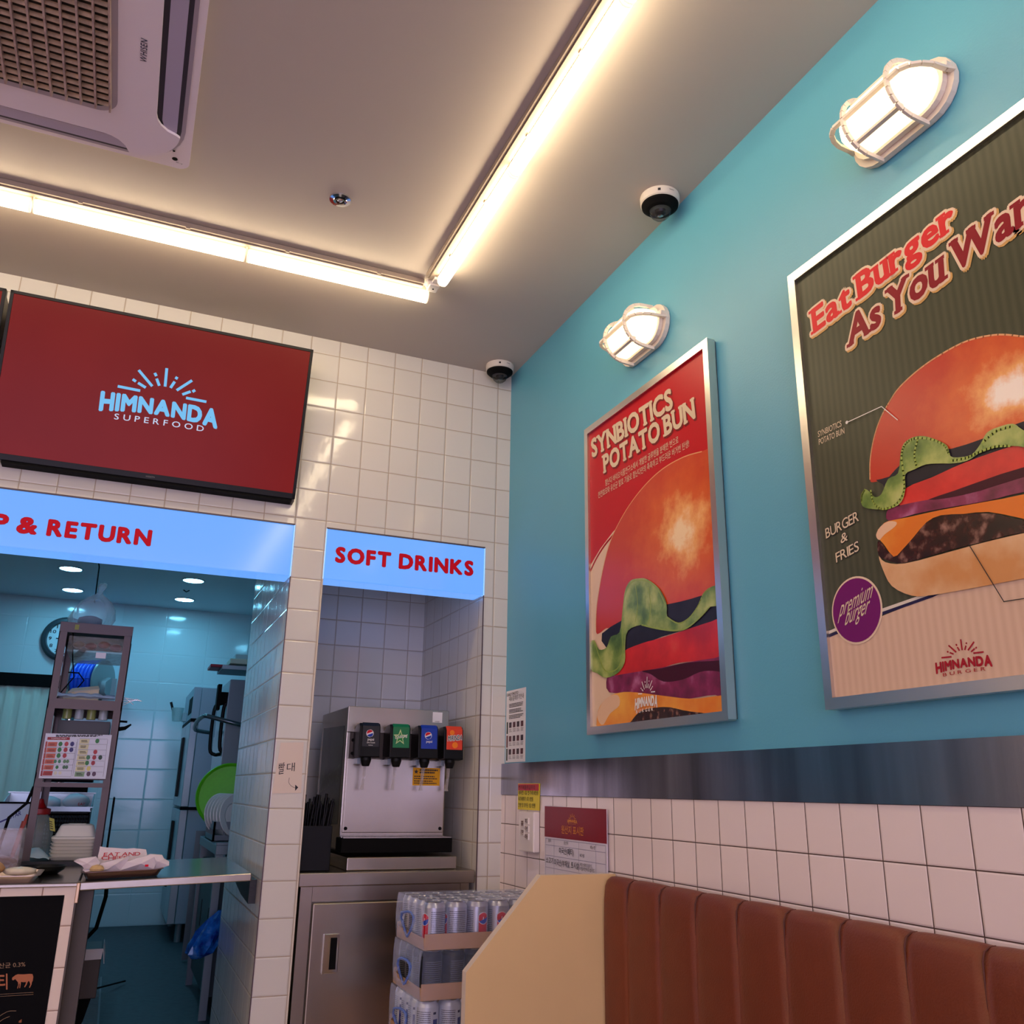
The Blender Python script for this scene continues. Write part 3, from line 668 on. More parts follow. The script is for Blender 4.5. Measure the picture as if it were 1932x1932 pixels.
shape(m, [(545,418),(522,400),(522,300),(535,200),(560,100),(595,10),(640,-70),(700,-160),(820,-270),(960,-365),(1120,-445),(1300,-480),(1455,-468),(1640,-420),(1900,-330),(2300,-200),(2300,60),(1455,60),(1220,160),(1020,220),(900,220),(740,300),(690,360),(640,390)], zB, bm2, .0010, lim, 3)
lineP(zB, [(q_[0],q_[1]) for q_ in smooth([(523,400,0),(523,300,0),(536,200,0),(561,100,0),(596,10,0),(641,-70,0),(702,-158,0),(822,-268,0),(962,-363,0),(1122,-443,0),(1300,-478,0),(1455,-466,0)], 4, False)], .003, PR('print_bun_rim'), .0013)
shape(m, [(560,405),(640,385),(720,300),(900,225),(1020,215),(1220,150),(1455,50),(2300,-60),(2300,200),(1400,215),(1100,310),(760,440),(640,475),(600,430)], zB, PR('print_dark'), .0016, lim, 2)
shape(m, [(745,455),(900,390),(1100,300),(1400,196),(1700,120),(2300,-30),(2300,180),(1700,260),(1455,335),(1250,400),(1000,490),(860,530),(700,558)], zB, mat('print_tomato'), .0020, lim, 3)
shape(m, [(628,600),(660,575),(760,548),(950,512),(1150,470),(1455,390),(2300,150),(2300,330),(1455,480),(1250,530),(960,580),(800,612),(640,652)], zB, mat('print_onion'), .0024, lim, 3)
shape(m, [(880,525),(1040,470),(1250,395),(1455,330),(2300,100),(2300,170),(1455,390),(1200,470),(1000,515)], zB, PR('print_plum'), .0027, lim, 2)
shape(m, [(580,868),(620,905),(740,912),(1000,845),(1200,790),(1455,730),(1900,640),(2300,560),(2300,800),(1900,930),(1455,1005),(1150,1062),(900,1105),(780,1108),(660,1050),(605,950)], zB, mat('print_bottom_bun', (206,160,112), .35, nscale=7, ramp=[(.35,(204,140,80)),(.55,(224,184,140)),(.75,(236,206,172))]), .0027, lim, 3)
PT = mat('print_patty')
shape(m, [(574,780),(600,790),(670,860),(780,750),(870,660),(960,620),(1100,612),(1300,612),(1455,650),(1900,640),(2300,600),(2300,700),(1900,680),(1455,725),(1200,785),(1000,835),(740,908),(640,895),(580,862)], zB, PT, .0031, lim, 3)
shape(m, [(566,735),(600,682),(640,655),(760,632),(950,590),(1250,535),(1455,495),(2300,300),(2300,600),(1700,690),(1455,640),(1250,600),(1100,612),(960,620),(872,662),(800,745),(720,835),(672,872),(615,800)], zB, mat('print_cheese'), .0035, lim, 2)
shape(m, [(566,740),(592,690),(640,658),(690,662),(680,690),(620,735),(585,770)], zB, PR('print_cream'), .0038, lim, 3)
shape(m, [(475,495),(500,462),(530,480),(560,510),(600,490),(640,400),(700,365),(715,250),(735,185),(790,147),(860,140),(940,165),(1000,200),(1020,262),(1080,268),(1150,250),(1200,190),(1240,120),(1310,85),(1400,65),(1455,100),(1560,140),(1700,60),(2300,40),(2300,120),(1700,140),(1560,230),(1455,205),(1380,200),(1300,206),(1200,242),(1120,290),(1030,306),(960,306),(870,312),(800,342),(745,372),(745,460),(720,540),(655,580),(580,585),(500,575),(476,545)], zB, LET, .0041, lim, 3)
for pl in ([(535,470,0),(550,540,0),(600,582,0),(680,560,0),(735,480,0),(735,380,0),(722,260,0),(745,190,0),(800,155,0),(900,158,0),(980,195,0),(1010,250,0)], [(1020,290,0),(1110,275,0),(1190,240,0),(1290,205,0),(1380,200,0)], [(500,465,0),(480,500,0),(480,540,0)], [(820,160,0),(800,250,0),(815,330,0)], [(1215,180,0),(1300,110,0),(1400,80,0)]):
    lineP(zB, [(q_[0],q_[1]) for q_ in smooth(pl, 4, False)], .004, LET2, .0045)
lineP(zB, [(390,57),(600,-40),(698,42)], .0016, PR('logo_white'), .0045); m.lathe([(.0035,0),(.0035,.0004)], V((XP-.0045, zB(390,57).y, zB(390,57).z)), PR('logo_white'), 10, ax=(-1,0,0))
lineP(zB, [(1130,795),(1345,1145),(1700,1090)], .0016, INK, .0045)
tag(m.build('burger_picture', t), 'printed burger with lettuce, tomato, onion, cheese and patty')
m = MB(); A1 = PR('title_red', (212,30,40)); A2 = PR('title_dark_red', (136,16,34)); OL = PR('title_outline', (226,200,172)); OR = PR('title_gold', (206,160,96))
def heading(s_, O, P1, P2, c):
    O, P1, P2 = zA(*O), zA(*P1), zA(*P2); dd = V((0,-.0035,-.0045))
    text(m, s_, O+dd, P1+dd, P2+dd, OR, bold=.055, slab=True, n=NP, off=.0010, gap=.02, grow=.09, space=.24)
    text(m, s_, O, P1, P2, OL, bold=.055, slab=True, n=NP, off=.0014, gap=.02, grow=.085, space=.24)
    text(m, s_, O, P1, P2, c, bold=.055, slab=True, n=NP, off=.0018, gap=.02, space=.24)
heading('Eat Burger', (180,1388), (1048,738), (162,1242), A1)
heading('As You Want', (392,1472), (1640,600), (384,1290), A2)
wv = PR('title_cream')
text(m, 'SYNBIOTICS', zB(207,145), zB(350,78), zB(205,110), wv, bold=.01, n=NP, off=.001); text(m, 'POTATO BUN', zB(212,192), zB(367,122), zB(210,157), wv, bold=.01, n=NP, off=.001)
for s_, O, P1, P2 in (('BURGER',(256,762),(456,652),(250,702)), ('&',(345,793),(388,770),(345,735)), ('FRIES',(318,908),(458,832),(312,850))):
    text(m, s_, zB(*O), zB(*P1), zB(*P2), INK, bold=.01, slab=False, n=NP, off=.001, loose=True, gap=.06, grow=.07)
    text(m, s_, zB(*O), zB(*P1), zB(*P2), wv, bold=.01, slab=False, n=NP, off=.0014, loose=True, gap=.06)
tag(m.build('lettering', t), 'red outlined letters reading Eat Burger As You Want, with SYNBIOTICS POTATO BUN and BURGER & FRIES')
m = MB(); c = zB(440,1195); r_ = (zB(290,1230)-zB(593,1158)).length/2
m.lathe([(r_,0),(r_,.0006)], V((XP-.001,c.y,c.z)), OL, 48, ax=(-1,0,0)); m.lathe([(r_*.94,0),(r_*.94,.0006)], V((XP-.0018,c.y,c.z)), PR('badge_purple', (112,20,98)), 48, ax=(-1,0,0))
for s_, O, P1, h in (('premium',(338,1240),(532,1120),.034), ('burger',(372,1290),(512,1212),.034)):
    a_ = zB(*O); text(m, s_, a_, zB(*P1), a_+V((0,-h*.45,h)), wv, bold=-.004, n=NP, off=.0028)
tag(m.build('badge', t), 'round purple badge reading premium burger')
m = MB(); LR = PR('logo_red', (160,24,40)); O = zB(925,1586); P1 = zB(1270,1546); P1.z = O.z
logo(m, O, P1, zB(917,1512), LR, 'BURGER', LR, NP, .0012); tag(m.build('logo', t), 'small red HIMNANDA BURGER logo')

# ------------------------------------------------------------------ notices on the right wall
def strips(m, f, x0, x1, ys, mt, h, off, n, rag=.25, seed=1):
    """rows of tiny print as short dashes"""
    R = random.Random(seed)
    for y in ys:
        x = x0; end = x1-(x1-x0)*rag*R.random()
        while x < end:
            w = (x1-x0)*R.uniform(.025,.08); a, b = f(x,y), f(min(x+w,end),y); c, d = f(min(x+w,end),y+h), f(x,y+h)
            m.add([q+n*off for q in (a,b,c,d)], [(0,1,2,3)], mt); x += w*1.25
def rect(m, f, x0, x1, y0, y1, mt, off, n): m.add([f(x,y)+n*off for x,y in ((x0,y1),(x1,y1),(x1,y0),(x0,y0))], [(0,1,2,3)], mt)
t = thing('paper_notice', 'tall white sheet of text and tiny pictures taped in the teal wall corner', 'notice', (0,-.1,1.25))
m = MB(); m.prism([(-.0006,-.010,1.25),(-.0006,-.186,1.25),(-.0006,-.186,1.505),(-.0006,-.010,1.505)], (-.0008,0,0), WPAP); m.build('sheet', t)
g = lambda u, v: V((-.0016, -.010-.176*u, 1.505-.255*v))   # u right, v down
m = MB(); text(m, 'DAILY PHOTO', g(.05,.075), g(.62,.070), g(.05,.035), INK, n=NP, off=.0003, bold=.02); text(m, '메뉴알레르기안내', g(.15,.145), g(.9,.14), g(.15,.09), INK, n=NP, off=.0003)
strips(m, g, .16, .9, (.19,.21,.23,.27,.29,.31,.35,.37,.39), INK, .011, .0003, NP)
m.build('print', t)
m = MB()
for k, v in enumerate((.44,.63,.81)):
    rect(m, g, .04, .11, v, v+.165, mat(('band_green','band_red','band_green')[k], ((40,60,50),(90,20,30))[k==1], .6), .0003, NP)
    for j in range(4):
        rect(m, g, .17+.2*j, .30+.2*j, v+.01, v+.085, mat('thumb_a' if (j+k)%2 else 'thumb_b', (90,50,60) if (j+k)%2 else (60,44,56), .6, noise=.6, nscale=150), .0003, NP)
        strips(m, g, .17+.2*j, .32+.2*j, (v+.10,v+.118,v+.136), mat('print_grey', (110,100,110), .6), .008, .0003, NP, seed=j)
m.build('picture_row', t)
t = thing('warning_sticker', 'small yellow notice with a red heading above the wall switch', 'notice', (0,-.245,1.09))
m = MB(); m.prism([(-.0135,-.158,1.092),(-.0135,-.334,1.092),(-.0135,-.336,1.177),(-.0135,-.158,1.177)], (-.001,0,0), PR('sticker_yellow', (222,200,40))); m.build('sheet', t)
g = lambda u, v: V((-.0147, -.158-.177*u, 1.177-.085*v))
m = MB(); rect(m, g, .01, .97, .02, .27, PR('sticker_red', (190,50,60)), .0002, NP)
for s_, v, u1 in (('전기제품취급주의',.22,.8),('에어컨 1일 전기세 8천원',.42,.95),('식기세척기 1회 1만원',.66,.72),('간판 및 외부등 1일 1만원',.90,.82)):
    text(m, s_, g(.03,v), g(u1,v), g(.03,v-.13), INK, n=NP, off=.0005, bold=.012)
m.build('lettering', t)
t = thing('wall_switch', 'white wall switch plate with five labelled rockers', 'switch', (0,-.27,.96))
SWM = mat('switch_white', (226,214,208), .35)
m = MB(); m.box(-.034, -.0105, -.331, -.211, .963, 1.088, SWM); m.build('plate', t, bevel=.004)
for k, (y, z, h) in enumerate(((-.252,1.050,.022),(-.252,1.022,.022),(-.285,1.058,.020),(-.285,1.034,.020),(-.285,1.010,.020))):
    m = MB(); m.box(-.038, -.033, y-.014, y+.014, z-h/2, z+h/2, SWM); r0 = m.build('rocker', t, bevel=.001)
    m = MB(); text(m, ['홀','간판','복도','주방','외등'][k], (-.0386,y+.011,z-.006), (-.0386,y-.011,z-.006), (-.0386,y+.011,z+.006), mat('switch_ink', (90,50,40), .6), n=NP, off=.0002, bold=.03); m.build('label_lettering', r0)
t = thing('origin_notice', 'dark red and white Korean origin notice with a gold heading on the pale wall tiles', 'notice', (0,-.585,.85))
m = MB(); xb = -.016
m.prism([(xb,-.384,.80),(xb,-.791,.80),(xb,-.791,1.106),(xb,-.384,1.109)], (-.002,0,0), PR('notice_white', (216,208,218))); m.build('sheet', t)
g = lambda u, v: V((xb-.0022, -.384-.407*u, 1.107-.307*v))
m = MB(); rect(m, g, 0, 1, 0, .298, PR('notice_red', (128,10,22)), .0004, NP); m.build('heading_band', t)
m = MB(); GO = PR('notice_gold', (214,132,40)); logo(m, g(.40,.150), g(.56,.150), g(.40,.112), GO, 'BURGER', GO, NP, .0008)
text(m, '원산지 표시판', g(.30,.245), g(.66,.245), g(.30,.185), GO, n=NP, off=.0008, bold=.01)
text(m, '품목', g(.07,.345), g(.12,.345), g(.07,.320), INK, n=NP, off=.0008); text(m, '원산지', g(.34,.350), g(.41,.350), g(.34,.325), INK, n=NP, off=.0008); text(m, '메뉴명', g(.76,.360), g(.83,.360), g(.76,.335), INK, n=NP, off=.0008)
text(m, '미국산(패티)', g(.26,.44), g(.50,.44), g(.26,.392), INK, n=NP, off=.0008, bold=.012); text(m, '버거류', g(.60,.445), g(.67,.445), g(.60,.420), INK, n=NP, off=.0008)
text(m, '소고기', g(.03,.545), g(.16,.545), g(.03,.500), INK, n=NP, off=.0008, bold=.012); text(m, '미국산(부채살, 토시살)', g(.18,.555), g(.59,.555), g(.18,.508), INK, n=NP, off=.0008, bold=.012)
text(m, '비프스테이크샐러드,', g(.60,.525), g(.79,.525), g(.60,.500), INK, n=NP, off=.0008); text(m, '이탈리안비프샐러드', g(.60,.560), g(.82,.560), g(.60,.535), INK, n=NP, off=.0008)
LNM = PR('table_line', (150,142,168))
for v in (.315,.375,.475,.59): ribbon(m, [g(.02,v)+NP*.0006, g(.98,v)+NP*.0006], .0014, NP, LNM)
for u in (.02,.17,.58,.84,.98): ribbon(m, [g(u,.315)+NP*.0006, g(u,.98)+NP*.0006], .0014, NP, LNM)
m.build('lettering', t)

# ------------------------------------------------------------------ bench and its end panel
CRW = mat('panel_cream', (222,188,132), .45, noise=.04, nscale=4); EDG = mat('panel_edge', (214,196,180), .45)
t = thing('bench_end_panel', 'cream board with a slanted corner closing the end of the bench', 'panel', (-.22,-.815,0))
prof = [(-.014,0),(-.440,0),(-.440,.722),(-.238,.941),(-.014,.941)]
m = MB(); k = len(prof); y0, y1 = -.829, -.802
m.add([(x,y0,z) for x,z in prof], [list(range(k))], CRW); m.add([(x,y1,z) for x,z in prof], [list(range(k))[::-1]], CRW)
m.build('board', t)
m = MB()
for i in range(1, k): 
    a, b = prof[i-1], prof[i]; m.add([(a[0],y0,a[1]),(b[0],y0,b[1]),(b[0],y1,b[1]),(a[0],y1,a[1])], [(3,2,1,0)], EDG)
m.build('edge_band', t)
LEA = mat('tan_leather', (112,50,28), .42, noise=.05, nscale=25, bump=.35, bscale=260, spec=.4)
t = thing('bench', 'long upholstered tan leather bench with a channel stitched backrest along the tiled wall', 'bench', (-.25,-2.4,0))
m = MB(); nseg = []; X0 = -.056; ZT = .938
ys = []; y = -.834
cuts = [-.834, -.955] + [-.955-.152*i for i in range(1, 22)]
prof = [(-.013,.46),(-.013,.925),(-.016,.934),(-.024,ZT),(-.038,ZT),(-.050,.931),(X0,.918),(X0-.004,.88),(X0-.006,.80),(X0-.006,.60),(X0-.006,.46)]
pinch = [0,0,.2,.6,.8,1,1,1,1,1,1]
rows = []
for a, b in zip(cuts[:-1], cuts[1:]):
    for i in range(9):
        u = i/8; s_ = (math.sin(math.pi*u))**.45 if 0 < u < 1 else 0
        ring = []
        for (x, z), p in zip(prof, pinch):
            d = (1-s_)*.007*p
            ring.append((x+d, a+(b-a)*u, z-(d*.7 if z > .91 else 0)))
        rows.append(ring)
kk = len(prof); vs = [p for r_ in rows for p in r_]
m.add(vs, [(i*kk+j, i*kk+j+1, (i+1)*kk+j+1, (i+1)*kk+j) for i in range(len(rows)-1) for j in range(kk-1)], LEA, True)
m.add(rows[0], [list(range(kk))], LEA); m.build('backrest', t)
for c in cuts[1:-1]:
    m = MB(); m.tube([(X0+.0035, c, z) for z in (.47,.6,.8,.88)]+[(X0+.004,c,.915),(-.046,c,.928),(-.034,c,.934),(-.020,c,.9345)], .0016, mat('stitching', (84,34,22), .6), 6); m.build('seam_piping', t)
m = MB(); m.box(-.52, -.064, -4.1, -.834, .36, .46, LEA); m.build('seat', t, bevel=.02, seg=4)
m = MB(); m.box(-.48, -.014, -4.1, -.834, 0, .36, mat('bench_base', (92,70,54), .6)); m.build('base', t)

# ------------------------------------------------------------------ drinks niche: counter cabinet
t = thing('steel_cabinet', 'stainless steel counter cabinet with a door standing in the drinks niche', 'cabinet', (-.41,.35,0))
NS = mat('niche_steel', (170,160,148), .27, 1, noise=.10, nscale=3.5, bump=.25, bscale=5, stretch=(1,1,.5))
m = MB(); m.box(-.711, -.103, .006, .742, .845, .887, NS); m.build('worktop', t, bevel=.003)
m = MB(); m.box(-.700, -.118, .045, .74, .05, .845, NS); m.build('body', t)
m = MB(); m.box(-.700, -.662, .020, .045, .05, .845, NS); m.build('side_post', t); m = MB(); m.box(-.150, -.118, .020, .045, .05, .845, NS); m.build('side_post', t)
m = MB(); m.box(-.661, -.151, .020, .045, .800, .845, NS); m.build('top_rail', t)
m = MB(); m.box(-.658, -.154, .008, .044, .09, .795, NS); d = m.build('door', t, bevel=.004)
m = MB(); m.box(-.616, -.566, .003, .010, .588, .704, CHROME); m.build('recessed_handle', d, bevel=.002)
m = MB(); m.box(-.594, -.573, .0015, .006, .600, .692, BLACKM); m.build('finger_hole', d)
m = MB(); m.prism([(-.616,.004,.588),(-.596,.004,.594),(-.596,.004,.698),(-.616,.004,.704)], (0,-.007,0), CHROME); m.build('handle_lip', d)

# ------------------------------------------------------------------ drinks dispenser
t = thing('drinks_dispenser', 'stainless steel four valve soft drink dispenser on the niche counter', 'drinks dispenser', (-.36,.35,.887))
bx0, bx1, by0, by1 = -.555, -.172, .150, .60
m = MB(); m.box(-.548, -.157, .046, .60, .888, .930, NS); m.build('base_stand', t, bevel=.003)
m = MB(); m.box(bx0, bx1, by0+.004, by1, .945, 1.436, NS); m.build('body', t, bevel=.004)
m = MB(); m.box(bx0+.008, bx1-.006, by0-.004, by0+.004, 1.004, 1.255, NS); m.build('splash_panel', t, bevel=.002)
m = MB(); m.box(bx0-.001, bx1+.001, by0-.006, by0+.003, 1.345, 1.437, NS); m.build('top_panel', t, bevel=.002)
m = MB(); m.box(bx0+.012, bx1-.012, by0-.001, by0+.004, 1.256, 1.345, mat('valve_plate', (70,62,58), .4, .8))
for z in (1.272,1.318): m.lathe([(.006,0),(.005,.004)], (bx0+.024,by0-.001,z), BLACKM, 12, ax=(0,-1,0))
m.build('valve_plate', t)
for x in (bx0+.018, bx1-.018):
    m = MB(); m.lathe([(.006,0),(.006,.002),(.003,.003)], (x,by0-.004,1.018), BLACKM, 16, ax=(0,-1,0)); m.build('screw', t)
m = MB(); m.box(-.566, -.167, .070, .156, .942, .990, mat('drip_black', (10,9,9), .75, spec=.1)); m.build('drip_tray', t, bevel=.003)
m = MB(); 
for i in range(34): x = -.558+.0115*i; m.box(x, x+.0065, .074, .148, .990, .993, STEEL)
m.box(-.560, -.172, .072, .076, .989, .993, STEEL); m.box(-.560, -.172, .108, .112, .989, .993, STEEL); m.build('drip_grille', t)
labs = [('black label with a red white blue globe', (18,16,20)), ('green label with a white star', (10,110,62)), ('blue label with a red white blue globe', (16,52,158)), ('orange red label', (222,62,30))]
NB = V((0,-1,0))
def globe(m, c, r, off, ux=V((1,0,0)), uz=V((0,0,1)), n=NB):
    W_ = PR('globe_white', (226,222,224)); 
    def disc(rr, mt, o, lo=-1.01, hi=1.01, tilt=.35):
        pts = []
        for i in range(40):
            a = 2*math.pi*i/40; x, z = math.cos(a), math.sin(a)
            lim_ = lambda v: v+.10*math.sin(2.6*x)+tilt*x*.55
            zz = min(max(z, lim_(lo)), lim_(hi)); pts.append(c+ux*x*rr+uz*zz*rr+n*o)
        m.poly(pts, mt)
    disc(r*1.06, W_, off)
    def seg(top):
        xs = [i/12 for i in range(-11, 12)]; edge = [(x, (.22 if top else -.20)+.42*x*(1 if top else .9)) for x in xs]
        a_ = [(x, (1 if top else -1)*math.sqrt(max(0,1-x*x))) for x in xs]
        q = [(x, e) for (x, e) in edge if abs(e) < math.sqrt(1-x*x)]
        arc = [(x, y_) for (x, y_) in a_ if (y_ > .22+.42*x if top else y_ < -.20+.38*x)]
        pts = q + arc[::-1]
        m.poly([c+ux*x*r*.95+uz*z*r*.95+n*(off+.0004) for x, z in pts], PR('globe_red', (200,24,36)) if top else PR('globe_blue', (24,60,160)))
    seg(True); seg(False)
for k, px in enumerate((-.5175+.0, -.407, -.302, -.205)):
    v = thing('dispensing_valve', None, None); v.parent = t; v.location = V((px+.03,.10,1.30))-t.location
    x0, x1 = px-.012, px+.062; yf = .060
    bpy.context.view_layer.update()
    m = MB(); m.prism([(x0,.150,1.262),(x0,.150,1.352),(x0,.110,1.372),(x0,yf+.012,1.374),(x0,yf,1.362),(x0,yf-.004,1.290),(x0,yf-.006,1.258),(x0,.10,1.255)], (x1-x0,0,0), BLACK)
    m.build('valve_body', v, bevel=.003)
    m = MB(); m.prism([(x0+.010,yf+.012,1.3765),(x0+.010,yf-.003,1.364),(x0+.010,yf-.0065,1.292),(x0+.010,yf+.004,1.292)], (x1-x0-.014,0,0), mat('valve_label_%d' % k, labs[k][1], .3, noise=.0)); lb = tag(m.build('label_panel', v, bevel=.0006), labs[k][0])
    c = V(((x0+x1)/2-.002, yf-.0075, 1.338)); m = MB()
    def fr(u, w): return V((x0+.010+(x1-x0-.014)*u, yf-.0070, 1.292+.072*w))
    if k in (0, 2):
        globe(m, c, .0125, 0); text(m, 'pepsi', fr(.30,.30), fr(.68,.30), fr(.30,.42), WHITE, n=NB, off=.0006, bold=.02)
        if k == 0: text(m, 'ZERO SUGAR', fr(.25,.17), fr(.75,.17), fr(.25,.23), WHITE, n=NB, off=.0006); text(m, 'Lime', fr(.38,.06), fr(.62,.06), fr(.38,.11), WHITE, n=NB, off=.0006)
    elif k == 1:
        st = []
        for i in range(10): a = math.pi/2+i*math.pi/5; r_ = .029 if i%2 == 0 else .0125; st.append(V((c.x+r_*math.cos(a)*.9, yf-.0075, 1.328+r_*math.sin(a))))
        m.poly(st, PR('star_pale', (190,206,150))); m.poly([p+(c-p)*.30+V((0,-.0006,-.003)) for p in st], PR('star_green', (40,130,60)))
        text(m, 'Chilsung', fr(.10,.40), fr(.85,.55), fr(.12,.56), WHITE, n=NB, off=.0012, bold=.02)
    else:
        m.lathe([(.009,0),(.009,.0004)], (c.x-.006,yf-.0072,1.352), PR('orange_slice', (240,130,40)), 18, ax=(0,-1,0)); m.lathe([(.011,0),(.011,.0004)], (c.x+.006,yf-.0078,1.308), PR('orange_slice'), 18, ax=(0,-1,0))
        text(m, 'MIRINDA', fr(.04,.42), fr(.96,.50), fr(.06,.66), WHITE, n=NB, off=.001, bold=.02, grow=.12); text(m, 'MIRINDA', fr(.04,.42), fr(.96,.50), fr(.06,.66), INK, n=NB, off=.0016, bold=.02)
    m.build('label_print', v)
    xm = (x0+x1)/2-.004
    m = MB(); m.lathe([(.018,0),(.019,-.010),(.014,-.026),(.012,-.030)], (xm,yf+.022,1.257), BLACK, 20); m.build('nozzle', v)
    m = MB(); m.box(xm-.026,xm-.014,.10,.15,1.235,1.256, DSTEEL); m.build('mount', v)
    LVm = film_mat('lever_clear', (190,180,172), .35, .1)
    m = MB(); m.prism([(xm-.005,yf+.036,1.232),(xm+.009,yf+.036,1.232),(xm+.006,yf+.040,1.19),(xm+.0045,yf+.046,1.155),(xm+.008,yf+.046,1.148),(xm-.012,yf+.046,1.148),(xm-.008,yf+.046,1.156),(xm-.003,yf+.042,1.19)], (0,.003,0), LVm); m.build('lever', v)
m = MB(); m.box(-.302, -.198, .1445, .1458, 1.166, 1.228, PR('label_amber', (222,158,30)))
f = lambda u, v: V((-.302+.104*u, .1443, 1.228-.062*v))
strips(m, f, .24, .95, (.08,.22), INK, .09, .0003, NB, seed=4); strips(m, f, .05, .95, (.46,.58,.72,.84), INK, .06, .0003, NB, seed=5)
st = []
for i in range(10): a = math.pi/2+i*math.pi/5; r_ = .009 if i%2 == 0 else .004; st.append(V((-.290+r_*math.cos(a), .1440, 1.214+r_*math.sin(a))))
m.poly(st, INK); tag(m.build('caution_label', t), 'amber Korean caution label')
m = MB(); m.prism([(x,by0-.0065,z) for x,y,z in [(-.236,0,1.392),(-.198,0,1.392),(-.198,0,1.430),(-.236,0,1.430)]], (0,-.0006,0), WPAP)
strips(m, lambda u,v: V((-.236+.038*u, by0-.0072, 1.430-.038*v)), .25, .75, (.86,.92), INK, .03, .0002, NB); m.build('blank_sticker', t, bevel=.0004)
m = MB(); m.add([(bx0-.0007,.20,1.03),(bx0-.0007,.56,1.02),(bx0-.0007,.56,1.38),(bx0-.0007,.19,1.37)], [(3,2,1,0)], mat('side_decal', (62,66,58), .3, noise=.5, nscale=9))
text(m, 'chilsung', (bx0-.0007,.54,1.13), (bx0-.0007,.22,1.19), (bx0-.0007,.54,1.20), mat('decal_grey', (120,122,112), .4), n=NP, off=.0008); m.build('side_decal', t)
# straw box and straws
t = thing('straw_box', 'black open box of straws left of the drinks dispenser', 'box', (-.652,.10,.887))
m = MB(); x0, x1, y0, y1, z0, z1 = -.7105, -.602, .060, .150, .888, 1.030
m.box(x0,x1,y0,y0+.003,z0,z1,BLACK); m.box(x0,x1,y1-.003,y1,z0,z1+.02,BLACK); m.box(x0,x0+.003,y0,y1,z0,z1,BLACK); m.box(x1-.003,x1,y0,y1,z0,z1,BLACK); m.box(x0,x1,y0,y1,z0,z0+.003,BLACK)
m.build('box', t, bevel=.001)
R = random.Random(3); p0 = None
for i in range(30):
    bxs = R.uniform(-.700,-.615); by = R.uniform(.075,.135); dx = R.uniform(-.012,.035) if i < 12 else R.uniform(.01,.045)
    if bxs+dx > -.595: dx = -.595-bxs
    o = MB(); top = V((bxs+dx, by+R.uniform(-.01,.02), R.uniform(1.085,1.135))); dn = V((bxs,by,.893))
    o.tube([dn, top], .0040, BLACK, 8, cap=False); s_ = o.build('drinking_straw')
    tag(s_, 'black drinking straw standing in the black box left of the dispenser', 'straw', 'black straws in the straw box')
t = thing('paper_note', 'handwritten Korean note with a curved arrow on the pillar pointing at the straws', 'note', (-.77,0,1.14))
m = MB(); m.prism([(-.822,-.0008,1.132),(-.728,-.0008,1.135),(-.733,-.0008,1.297),(-.797-.012,-.0008,1.293)], (0,-.0006,0), mat('note_paper', (214,196,180), .5)); m.build('paper', t)
m = MB(); f = lambda x, y: at(480+x/5.683, 1260+y/5.683, 'y', -.0016)
text(m, '빨', f(252,1135), f(318,1125), f(262,1040), INK, n=NB, off=.0004); text(m, '대', f(345,1105), f(430,1100), f(350,1035), INK, n=NB, off=.0004)
ribbon(m, smooth([f(375,1180),f(368,1225),(f(390,1262)),f(430,1285),f(455,1285)], 4, False), .0012, NB, INK); m.poly([f(470,1282),f(438,1252),f(436,1320)], INK); m.build('handwriting', t)

